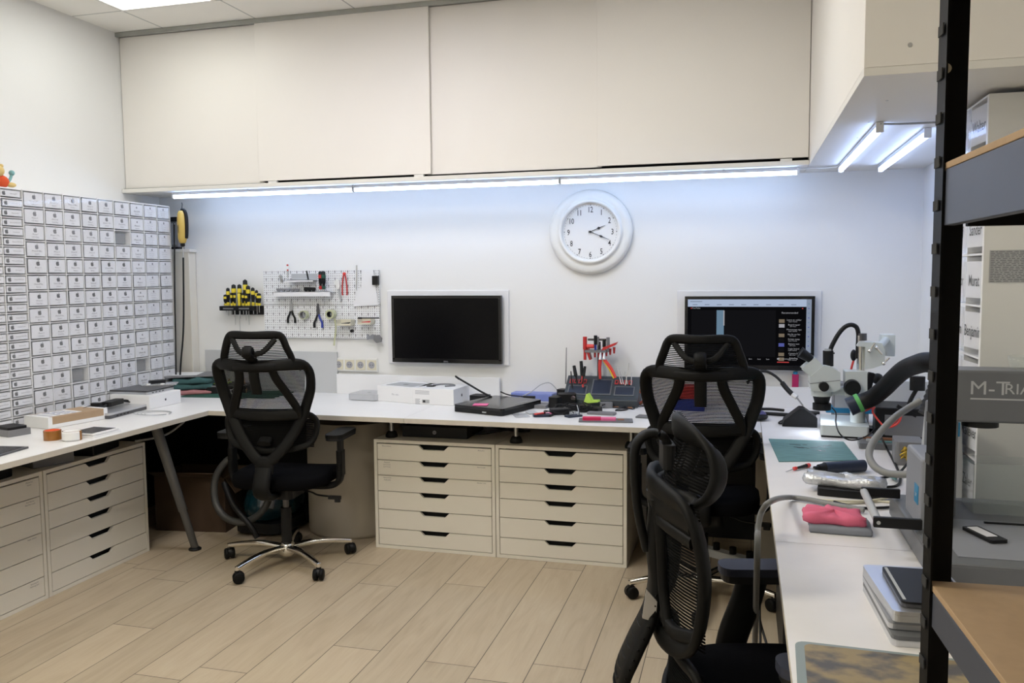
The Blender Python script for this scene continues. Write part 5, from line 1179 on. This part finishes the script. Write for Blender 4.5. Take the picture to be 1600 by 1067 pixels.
# microscope
MY = 4.02
def S(px, py, y=MY): return P(px, py, 'y', y)
ori = Vector((S(1290, 600).x, MY, DK))
t = thing('microscope', 'grey white stereo microscope on a boom arm above the right desk', 'microscope', (ori.x, ori.y, DK+.0006))
def poly(pts, y0, y1, mt, nm, par=None, bevel=.004):
    mb = MB(); q = [S(*p)-ori for p in pts]; mb.xz([(v.x, v.z) for v in q], y0, y1, mt); return mb.build(nm, par or t, bevel)
hd = poly([(1264, 586), (1268, 583), (1286, 569), (1296, 571), (1311, 580), (1311, 606), (1300, 610), (1266, 609), (1264, 597)], -.055, .055, 'scope', 'head', bevel=.008)
poly([(1264, 596.6), (1311, 591.5), (1311, 592.5), (1264, 597.6)], -.0556, .0556, 'grey', 'seam', hd, 0)
poly([(1251, 575), (1272, 557), (1284, 570), (1265, 587)], -.05, .05, 'scope', 'eyepiece_tube', bevel=.010)
for s in (-1, 1):
    MB().cyl(S(1267, 561)-ori+Vector((0, s*.032, 0)), S(1250, 550)-ori+Vector((0, s*.036, 0)), .017, 'black', r1=.024, seg=20).build('eyepiece', t)
MB().cyl(S(1294, 572)-ori, S(1294, 548)-ori, .023, 'black').cyl(S(1294, 548)-ori, S(1294, 545)-ori, .016, 'lightgrey').cyl(S(1300, 552)-ori, S(1304, 552)-ori, .004, 'black').build('camera_port', t)
MB().cyl(S(1285, 601)-ori+Vector((0, -.055, 0)), S(1285, 601)-ori+Vector((0, -.085, 0)), .021, 'black').build('zoom_knob', t)
MB().cyl(S(1284, 609)-ori, S(1284, 618)-ori, .048, 'scope', seg=32).cyl(S(1284, 618)-ori, S(1284, 630)-ori, .040, 'black', r1=.030, seg=32).cyl(S(1284, 630)-ori, S(1284, 640)-ori, .040, 'black', seg=32).build('objective', t)
MB().cyl(S(1284, 640.3)-ori, S(1284, 640.0)-ori, .016, 'scope_led', seg=24).build('ring_light', t)
poly([(1296, 606), (1320, 604), (1354, 610), (1354, 619), (1296, 616)], -.022, .022, 'scope', 'carrier')
fb = poly([(1319, 579), (1353, 579), (1353, 617), (1319, 617)], -.045, .045, 'scope', 'focus_block', bevel=.003)
MB().cyl(S(1329, 603)-ori+Vector((0, -.047, 0)), S(1329, 603)-ori+Vector((0, -.085, 0)), .036, 'black', r1=.033, seg=28).build('focus_knob', fb, .002)
MB().cyl(S(1345, 580)-ori, S(1345, 524)-ori, .017, 'chrome', seg=24).cyl(S(1347, 532)-ori, S(1347, 521)-ori, .020, 'alu_dark').build('pillar', t)
poly([(1337, 540), (1341, 533), (1376, 535), (1381, 548), (1380, 568), (1362, 574), (1350, 576), (1350, 541)], -.04, .04, 'scope', 'clamp', bevel=.003)
MB().cyl(S(1370, 545)-ori+Vector((0, -.02, 0)), S(1396, 532)-ori+Vector((0, .16, 0)), .016, 'scope').cyl(S(1375, 558)-ori+Vector((0, .02, 0)), S(1393, 556)-ori+Vector((0, .16, 0)), .013, 'chrome').build('boom', t)
bl = MB(); q0, q1 = S(1384, 526)-ori, S(1406, 561)-ori; bl.box(q0.x, q1.x, .12, .19, q1.z, q0.z, 'scope'); bl.build('boom_block', t, .003)
mb = MB()
for a, b_ in (((1356, 547), (1364, 534)), ((1367, 542), (1375, 552)), ((1378, 566), (1386, 557))): mb.cyl(S(*a)-ori+Vector((0, -.05, 0)), S(*b_)-ori+Vector((0, -.06, 0)), .0045, 'chrome').sphere(S(*a)-ori+Vector((0, -.05, 0)), .009, 'chrome')
mb.build('clamp_lever', t)
# base, with a round foot
MB().cyl(S(1340, 664, MY+.05)-ori, S(1340, 640, MY+.05)-ori, .032, 'scope', seg=24).cyl(S(1340, 640, MY+.05)-ori, S(1345, 578, MY+.02)-ori, .019, 'chrome').build('foot', t)
a, b_ = D(1282, 683), D(1358, 687)
t2 = thing('weighted_slab', 'heavy white rectangular slab on the desk below the microscope', 'slab', (a.x, a.y, DK+.0006), math.atan2(b_.y-a.y, b_.x-a.x)); wb = (b_-a).length
MB().box(.003, wb-.003, .003, .30, 0, .008, 'black').build('rubber_pad', t2); MB().rbox((wb/2, .155, .032), (wb, .31, .046), 'scope', .012).build('slab', t2, .006)
cable('microscope_cable', 'thick black cable arching from the microscope camera to the stand pillar', [S(1297, 548), S(1301, 538), S(1310, 522), S(1320, 511), S(1330, 507.5), S(1338, 511), S(1341, 520), S(1341, 532), S(1340, 560)], .010, 'black')
cable('ring_light_cable', 'thin black cable hanging from the microscope lens across the white base', [S(1300, 637, MY-.06), S(1306, 645, MY-.10), S(1306, 660, MY-.2), D(1311, 676, DK+.10), D(1323, 686, DK+.06), D(1338, 687, DK+.06), D(1356, 680, DK+.07), D(1369, 668, DK+.06)], .003, 'black')
q = D(1293, 643, DK+.056)
t = thing('parts_box', 'blue flat box lying on the white microscope base', 'box', (q.x+.10, q.y+.015, DK+.0562)); MB().box(-.11, .11, -.05, .05, 0, .026, 'bluebox').build('body', t, .002)
t = thing('grey_box', 'grey upright box behind the microscope lens', 'box', (S(1325, 620, 4.36).x, 4.36, DK+.0006)); MB().box(-.07, .09, -.05, .06, 0, .20, 'grey').build('body', t, .003); MB().box(-.066, .0, -.0515, -.05, .05, .17, 'lightgrey').box(.006, .014, -.0518, -.05, .168, .176, 'red').build('front', t)
# pliers with red handles behind the pillar
t = thing('red_pliers', 'small tool with red cable and black head standing behind the microscope pillar', 'tool', (S(1329, 575, 4.15).x, 4.15, S(1329, 575, 4.15).z-.0))
MB().tube([(0, 0, -.04), (.004, 0, .0), (.016, 0, .05)], .005, 'redbright').build('handle', t); MB().sphere((.012, 0, .06), .018, 'black', sc=(.8, .8, 1.5)).build('head', t)
# fume hose
hp = [S(1326, 636, 3.80), S(1343, 629, 3.80), S(1362, 622, 3.78), S(1380, 608, 3.72), S(1396, 592, 3.62), S(1412, 578, 3.5), S(1430, 570, 3.36), S(1450, 566, 3.2), S(1475, 575, 3.1), Vector((.61, 3.05, 1.02))]
o = hp[0]; t = thing('extractor_hose', 'thick black ribbed fume hose curving in front of the microscope', 'hose', o)
MB().tube([p-o for p in hp[1:]], .036, 'black', 18, 22, rings=.90).build('hose', t); MB().cyl((0, 0, 0), hp[1]-o+(hp[1]-o)*.3, .040, 'navy', r1=.036, seg=24).build('nozzle', t); MB().cyl((hp[1]-o)*.75, (hp[1]-o)*1.1, .0405, 'greenlabel', seg=24).build('label_band', t)
# equipment behind the hose
t = thing('power_supply', 'black bench power supply on the right desk behind the grey hose', 'power supply', (.70, 3.95, DK+.0006), R(-6)); MB().box(-.13, .16, -.06, .16, 0, .15, 'black').build('casing', t, .006); MB().box(-.09, .12, -.063, -.0605, .03, .12, 'grey').build('front_panel', t, .001); MB().cyl((.02, 0, .150), (.02, 0, .162), .02, 'black').build('knob', t)
cable('test_lead', 'red test lead curling over the bench power supply', [S(1352, 642, 3.84), S(1366, 636, 3.82), S(1364, 645, 3.80), S(1385, 668, 3.76), S(1402, 656, 3.74), S(1408, 650, 3.74), S(1404, 660, 3.73), S(1392, 667, 3.73), S(1378, 664, 3.74)], .004, 'redbright')
t = thing('ball_knob_stand', 'small black stand with a ball knob right of the microscope', 'stand', (S(1371, 598, 4.15).x, 4.15, DK+.0006)); MB().cyl((0, 0, 0), (0, 0, S(1371, 598, 4.15).z-DK), .009, 'black').rbox((0, 0, .01), (.09, .09, .02), 'black', .02).build('post', t); MB().sphere((0, 0, S(1371, 592, 4.15).z-DK), .026, 'black').build('knob', t); MB().cbox((-.035, 0, S(1362, 597, 4.15).z-DK), (.03, .03, .09), 'black', ry=.2).build('clamp', t, .004)
t = thing('gooseneck_holder', 'black holder with rounded head standing near the grey shelf post', 'stand', (S(1425, 615, 3.9).x, 3.9, DK+.0006)); MB().tube([(0, 0, 0), (0, 0, .12), (-.01, 0, .17), (.02, 0, .24)], .009, 'black').build('arm', t); MB().rbox((.02, 0, .26), (.06, .04, .06), 'black', .015).build('head', t, .006); MB().cbox((-.02, -.01, .14), (.09, .012, .014), 'black', ry=.5).build('bracket', t)
t = thing('white_case', 'white rounded device standing behind the holder at the back right', 'device', (S(1418, 620, 4.3).x, 4.35, DK+.0006)); MB().rbox((0, 0, .11), (.20, .12, .22), 'plasticwhite', .03).build('body', t, .01)
t = thing('circuit_board', 'dark circuit board with copper parts lying right of the teal mat', 'circuit board', (D(1390, 705).x, D(1390, 705).y+.08, DK+.0006), R(-4)); MB().rbox((0, 0, .012), (.22, .13, .024), 'machine', .01).build('tray', t, .003)
MB().box(-.09, .10, .03, .055, .025, .032, 'copper').box(-.08, -.06, -.02, .0, .025, .034, 'lightgrey').box(-.04, .06, -.03, -.01, .025, .029, 'rubber').build('parts', t)
t = thing('solder_sponge_box', 'grey box with brass wool cleaner on the right desk beside the machine', 'tip cleaner', (D(1418, 728).x+.01, D(1418, 728).y+.07, DK+.0006), R(-5)); MB().rbox((0, 0, .045), (.10, .14, .09), 'grey', .015).build('body', t, .004)
mb = MB(); random.seed(3)
for k in range(8): mb.tube([(random.uniform(-.03, .02), -.074+random.uniform(-.012, .006), .05+random.uniform(-.025, .025)) for _ in range(5)], .003, 'brass', 6)
mb.build('brass_wool', t)
cable('grey_hose', 'thick grey cable sweeping in a big curve beside the machine', [S(1440, 625, 3.2), S(1420, 637, 3.2), S(1398, 652, 3.15), S(1376, 675, 3.1), S(1362, 695, 3.05), S(1358, 712, 3.0), S(1366, 728, 2.95), S(1382, 738, 2.92), S(1402, 741, 2.9), S(1422, 741, 2.88)], .0125, 'greycable', sub=8)
cable('desk_cable', 'thin black cable looping in front of the machine on the right desk', [S(1372, 675, 3.4), D(1384, 697, DK+.02), D(1388, 705, DK+.012), D(1400, 728, DK+.004), D(1407, 748, DK+.004), D(1400, 759, DK+.004), D(1375, 760, DK+.004), D(1352, 757, DK+.004), D(1350, 751, DK+.004), D(1372, 747, DK+.004), D(1400, 742, DK+.004), D(1418, 724, DK+.03)], .0045, 'black')
a, b_ = D(1395, 750), D(1404, 760); t = thing('green_clip', 'small green plastic clip lying on the looped black cable', 'clip', (a.x, a.y, DK+.012), math.atan2(b_.y-a.y, b_.x-a.x)); MB().prism([(-.02, -.012), (.01, -.014), (.05, -.002), (.05, .002), (.01, .014), (-.02, .012)], 0, .008, 'rubber').build('body', t, .002)
# teal mat
m4 = [D(*p, DK) for p in ((1217, 722), (1341, 720), (1318, 691), (1201, 686.5))]; c_ = sum(m4, Vector())/4
t = thing('work_mat', 'teal rubber work mat with dark stains under the microscope light', 'mat', (c_.x, c_.y, DK+.0006)); mb = MB(); mb.prism([(p.x-c_.x, p.y-c_.y) for p in m4], 0, .003, 'rubber')
mb.build('mat', t, .001); mb = MB()
for k in range(14):
    x, y = random.uniform(-.10, .08), random.uniform(-.02, .12); mb.cbox((x, y, .0033), (random.uniform(.012, .04), random.uniform(.006, .012), .0006), 'caddy', rz=random.uniform(-.6, .6))
mb.build('stains', t)
a, b_ = D(1228, 739), D(1265, 730); v = b_-a; d = v.normalized()
t = thing('screwdriver', 'small red and black screwdriver lying on the right desk', 'screwdriver', (a.x, a.y, DK+.009)); MB().cyl(v*.33, v*.42, .007, 'redbright').cyl(v*.42, v*.86, .0045, 'black', r1=.007).cyl(v*.86, v*.98, .008, 'redbright').build('handle', t); MB().cyl((0, 0, -.004), v*.34, .0018, 'steel').build('shaft', t)
a, b_ = D(1277, 734, DK+.02), D(1353, 729, DK+.02); v = b_-a
t = thing('electric_screwdriver', 'thick dark blue electric screwdriver lying beside the teal mat', 'screwdriver', (a.x, a.y, DK+.0245)); MB().cyl(v*.15, v*.95, .022, 'navy', seg=24).sphere(v*.95, .022, 'navy', 20, sc=(.6, 1, 1)).build('body', t); MB().cyl(v*.02, v*.15, .015, 'black', r1=.020).cyl(v*-.06, v*.02, .010, 'black').build('chuck', t); MB().cyl(v*-.20, v*-.05, .002, 'steel').build('bit', t)
# wrapped tool bag
a, b_ = D(1267, 772, DK), D(1345, 778, DK)
t = thing('tool_pouch', 'black flat tool under the silver bubble bag on the right desk', 'tool', (a.x+.02, a.y, DK+.0006), R(-8)); MB().rbox((.10, .02, .012), (.20, .07, .024), 'black', .012).build('body', t, .004)
t = thing('bubble_bag', 'crumpled silver bubble-wrap bag lying on a black tool', 'bag', (a.x+.11, a.y+.045, DK+.026), R(-14)); blob(rect(.25, .085, .02), .030, 'foil', t, 'bag', .005, seed=9)
for k, (z, p) in enumerate(((.004, ((1268, 781), (1290, 784), (1330, 786), (1370, 783), (1400, 786))), (.009, ((1270, 779), (1300, 782), (1345, 783), (1380, 779), (1395, 774), (1405, 770))))):
    cable('white_cable', ('white cable bundle lying under the silver bag', 'thin white cable end lying beside the machine handle')[k], [D(*q, DK+z) for q in p], .004, 'cream')
# cloths
c_ = (D(1268, 838)+D(1367, 838))/2
t = thing('cloth', 'folded blue-grey cloth lying under the pink cloth on the right desk', 'cloth', (c_.x-.003, c_.y+.075, DK+.0006), R(-2)); blob(rect(.168, .13, .01), .022, 'greycloth', t, 'cloth', .0012, seed=12)
t = thing('cloth', 'crumpled pink cloth lying on the folded blue-grey cloth', 'cloth', (c_.x-.012, c_.y+.085, DK+.0236), R(-3)); blob([(-.085, -.055), (-.02, -.062), (.04, -.066), (.083, -.05), (.068, .0), (.06, .05), (.01, .052), (-.03, .066), (-.07, .055), (-.092, .02)], .024, 'pinkcloth', t, 'cloth', .0045, seed=14)
# machine
MX0 = P(1414, 800, 'y', 2.6).x
t = thing('screen_separator', 'grey repair machine with overhead arm and black pull handle on the right desk', 'machine', (.47, 2.30, DK+.0006))
MB().box(-.012, .055, .06, .27, 0, .25, 'machinepanel').box(-.030, .42, -.215, .42, 0.0, .066, 'machine').build('body', t, .008)
MB().box(.03, .39, -.16, .17, .066, .0675, 'machinepanel').box(.16, .34, .14, .148, .0675, .072, 'black').build('work_plate', t, .001)
mb = MB().box(.06, .43, .16, .27, .335, .475, 'machine').box(.057, .10, .18, .40, .068, .36, 'machine'); mb.build('overhead_arm', t, .006)
mt_ = [P(px, 617, 'y', 2.459) for px in (1546, 1611)]; MB().text('M-T', (mt_[0].x-.47, .1595, mt_[0].z-DK), X, Z, .052, 'lightgrey', 1.1).text('RIANGEL', (mt_[1].x-.47+.025, .1595, mt_[1].z-DK), X, Z, .040, 'lightgrey', 1.1).box(mt_[0].x-.47-.045, .42, .1592, .16, mt_[0].z-DK-.014, mt_[0].z-DK-.010, 'lightgrey').build('lettering', t)
a = P(1531, 643, 'y', 2.52); MB().cyl((a.x-.47, .215, .335), (a.x-.47, .215, .318), .045, 'black', seg=32).build('lens', t)
h0, h1 = D(1350, 768, DK+.085), D(1372, 815, DK+.085); o = Vector((.47, 2.30, DK))
hb = MB(); hb.cyl(h0-o, h1-o, .011, 'lightgrey', seg=20); hb.build('grip', t)
MB().box(h0.x-o.x-.008, -.0125, h0.y-o.y-.008, h0.y-o.y+.008, .070, .098, 'black').build('handle_arm', t, .003)
MB().box(h1.x-o.x-.012, -.0125, h1.y-o.y-.008, h1.y-o.y+.008, .070, .098, 'black').cyl((h1.x-o.x, h1.y-o.y-.0085, .084), (h1.x-o.x, h1.y-o.y-.010, .084), .005, 'lightgrey').build('handle_arm', t, .003)
MB().box(-.0135, -.012, .09, .14, .12, .17, 'bluebox').text('air', (-.014, .115, .138), -Y, Z, .02, 'paper').build('sticker', t)
t = thing('phone_housing', 'dark phone frame with pale label lying on the machine plate', 'phone part', (.47+.13, 2.30+.02, DK+.0690), R(-70)); MB().rbox((0, 0, .004), (.12, .045, .008), 'black', .006).build('frame', t, .001); MB().box(-.05, .03, -.014, .014, .008, .0088, 'label').build('label_strip', t)
a = P(1563, 800, 'y', 2.52); t = thing('acrylic_box', 'clear acrylic box standing on the right side of the machine', 'box', (.745, 2.60, DK+.0675)); w_ = .12
mb = MB().box(-w_, w_, -.06, -.057, 0, .14, 'acrylic').box(-w_, w_, .057, .06, 0, .14, 'acrylic').box(-w_, -w_+.003, -.057, .057, 0, .14, 'acrylic').box(w_-.003, w_, -.057, .057, 0, .14, 'acrylic'); mb.build('walls', t)
t = thing('plastic_tub', 'small clear plastic tub standing on top of the machine arm', 'tub', (P(1590, 572, 'y', 2.50).x+.02, 2.51, DK+.4765)); MB().lathe([(.001, 0), (.035, 0), (.042, .035), (.039, .035), (.033, .003)], 'acrylic', 24).build('tub', t)
# tall bottle-like device between rack and machine
t = thing('control_unit', 'small grey control unit with blue label behind the machine', 'device', (.625, 2.93, DK+.0006)); MB().xz([(-.052, 0), (.052, 0), (.052, .13), (.042, .30), (-.042, .30), (-.052, .13)], -.05, .05, 'lightgrey').build('body', t, .004); MB().box(-.01, .04, -.052, -.0505, .22, .265, 'bluebox').text('o', (.015, -.053, .228), X, Z, .03, 'paper').build('label_plate', t); MB().cyl((0, 0, .30), (0, 0, .35), .014, 'steel').build('cap', t)
# right drawer rack
RXR = P(1524, 800, 'y', 2.78).x
t = thing('drawer_rack', 'tall white rack of clear drawers with printed first names on the right wall', 'drawer rack', (RXR, 2.79, DK+.001))
rh, rl = 2.018-DK-.001, .375; wd_ = RW-RXR-.004
MB().box(0, wd_, 0, .018, 0, rh, 'plasticwhite').build('side_panel', t, .001)
fr = MB().box(.20, wd_, .0185, rl, 0, rh, 'boxwhite'); nr_ = 8; pz = rh/nr_
for r in range(nr_+1): fr.box(0, .1995, .0185, rl, min(r*pz, rh-.006), min(r*pz, rh-.006)+.006, 'boxwhite')
for k in range(1, 2): fr.box(0, .1995, .0185+k*.17, .0185+k*.17+.004, .006, rh-.006, 'boxwhite')
fr.build('rack_frame', t)
nm_ = [['Walter', 'Dafran', 'Sander', 'Murat', 'Benjamin', 'Zufren', 'Makeven', 'Zaler'], ['Jan', 'Tom', 'Elif', 'Noor', 'Bram', 'Ricardo', 'Stefan', 'Yusuf']]
for c in range(2):
    for r in range(nr_):
        d = MB().box(-.004, -.001, -.078, .078, -.5*pz+.008, .5*pz-.008, 'clear').box(-.001, .17, -.076, .076, -.5*pz+.008, -.5*pz+.010, 'clear').build('drawer', t, 0, (0, .0185+.085+.17*c+.002, rh-(r+.5)*pz+.003))
        d.rotation_euler = (0, 0, R(4) if c == 0 else R(-1))
        lb = MB().box(.002, .003, -.07, .07, -.055, .058, 'label').text(nm_[c % 2][r], (.0012, 0, -.018), -Y, Z, .050, 'ink', .80, .010).build('label', d)
a = P(1547, 391, 'y', 2.785); b_ = P(1602, 441, 'y', 2.785)
t = thing('printed_sheet', 'small densely printed sheet taped to the white rack side on the right', 'paper', (a.x, 2.7885, b_.z)); sw, sh = .11, a.z-b_.z
MB().box(0, sw, -.0008, 0, 0, sh, 'lightgrey').build('sheet', t); mb = MB(); random.seed(5)
for i in range(18):
    x = .003
    while x < sw-.012:
        l = random.uniform(.004, .016); mb.box(x, min(x+l, sw-.003), -.0014, -.0009, .003+i*sh/18.6, .0046+i*sh/18.6, 'inkgrey'); x += l+random.uniform(.002, .006)
mb.build('print', t)
# laptops stack near the shelf
def lap(label, px, py, z, w_, d, rz, base, lid, h=.018):
    q = D(px, py, z); t = thing('laptop', label, 'laptop', (q.x, q.y, z+.0006), rz, 'laptops stacked by the shelf')
    MB().rbox((w_/2, d/2, h*.3), (w_, d, h*.58), base, .012).build('base', t, .001); MB().rbox((w_/2, d/2, h*.8), (w_, d, h*.38), lid, .012).build('lid', t, .0015); return t
t = lap('open dismantled laptop bottom at the base of the stack by the shelf', 1394, 1010, DK, .18, .31, R(3), 'alu', 'machine', .022)
MB().box(.01, .05, .03, .28, .0225, .026, 'black').box(.06, .17, .02, .10, .0225, .025, 'copper').build('circuitry', t)
lap('closed dark silver laptop in the middle of the stack by the shelf', 1389, 983, DK+.023, .185, .285, R(3), 'alu', 'machinepanel')
lap('closed silver laptop near the top of the stack by the shelf', 1396, 972, DK+.042, .175, .275, R(5), 'alu', 'alu', .022)
t = lap('bare black display panel on top of the laptop stack by the shelf', 1409, 949, DK+.065, .13, .21, R(2), 'alu_dark', 'black', .012); MB().box(.004, .010, .01, .20, .0121, .0135, 'lightgrey').build('hinge_strip', t)
# painted mouse mat
m4 = [D(1242, 1003), D(1262, 1110), D(1440, 1110), D(1440, 1017)]
a = D(1242, 1003); t = thing('mouse_mat', 'mottled brown and grey mat with pale border on the near right desk', 'mat', (a.x, a.y, DK+.0006), R(-2)); MB().rbox((.19, -.14, .0015), (.38, .28, .003), 'matborder', .02).build('border', t); MB().rbox((.197, -.142, .0033), (.36, .262, .0008), 'mousemat', .015).build('print', t)
for k, (px, py) in enumerate(((1228, 880), (1234, 884), (1222, 915))): pass

# ------------------------------------------------------------------ foreground shelving
SR = R(3)
t = thing('shelving_unit', 'black metal shelving unit with brown boards at the right foreground', 'shelf', (.218, 1.10, 0), SR)
def post(x, y, sx, sy):
    mb = MB().box(min(0, sx*.032), max(0, sx*.032), min(0, sy*.002), max(0, sy*.002), 0, 2.2, 'shelfmetal').box(min(0, sx*.002), max(0, sx*.002), min(0, sy*.034), max(0, sy*.034), 0, 2.2, 'shelfmetal')
    return mb
for (x, y, sx, sy) in ((0, 0, 1, -1), (.66, 0, -1, -1), (0, -.9, 1, 1), (.66, -.9, -1, 1)):
    p = post(x, y, sx, sy).build('post', t, 0, (x, y, 0)); mb = MB(); z = .12
    while z < 2.15:
        mb.box(-.0026 if sx > 0 else .0012, -.0012 if sx > 0 else .0026, min(sy*.006, sy*.026), max(sy*.006, sy*.026), z, z+.012, 'gap'); z += .05
    if sx > 0: mb.build('slots', p)
def level(zt, h, nm='board'):
    for q in (.0030, .645): MB().box(q, q+.012, -.865, -.034, zt-h, zt-.008, 'shelfmetal_sheen').build('side_beam', t, .001)
    for q in (-.014, -.897): MB().box(.034, .626, q, q+.011, zt-h, zt-.008, 'shelfmetal').build('long_beam', t, .001)
    MB().box(.0030, .657, -.884, -.0155, zt-.0075, zt, 'mdf').build('board', t, .0008)
level(1.624, .072); level(1.127, .05); level(1.895, .07); level(.60, .05)
q = P(1478, 107, 'y', 1.098); l = q-Vector((.218, 1.10, 0))
MB().cyl((l.x, -.003, l.z), (l.x, -.0022, l.z), .006, 'cream', seg=16).build('post_cap', t)
t = thing('cardboard_box', 'open brown cardboard box standing on the lower foreground shelf', 'box', (.218+.205, 1.085-.12, 1.1275), R(-30))
w_ = .06
MB().box(-w_, w_, -w_, w_, 0, .003, 'cardboard').box(-w_, w_, -w_, -w_+.004, 0, .04, 'cardboard').box(-w_, w_, w_-.004, w_, 0, .04, 'cardboard').box(-w_, -w_+.004, -w_, w_, 0, .04, 'cardboard').box(w_-.004, w_, -w_, w_, 0, .04, 'cardboard').build('body', t)
MB().cbox((0, 0, .043), (2*w_, 1.6*w_, .002), 'cardboard', rx=R(4)).build('flap', t)

# added black sheets standing in for the deep shade under the desks
for (x0, x1, lab) in ((-3.74, -2.56, 'added black panel standing in for shade on the back wall under the corner desk'), (-.52, .88, 'added black panel standing in for shade on the back wall under the right end of the desk')):
    box_thing('shade_panel', lab, 'panel', ((x0+x1)/2, BW-.012, .0005), (x1-x0, .018, .70), 'black')
tag(MB().box(-.009, .009, -.62, .62, 0, .70, 'black').build('shade_panel', None, .001, (-3.745, 4.18, .0005)), 'added black panel standing in for shade on the left wall under the corner desk', 'panel')
tag(MB().box(-.009, .009, -1.0, 1.0, 0, .70, 'black').build('shade_panel', None, .001, (.89, 3.7, .0005)), 'added black panel standing in for shade on the right wall under the right desk', 'panel')
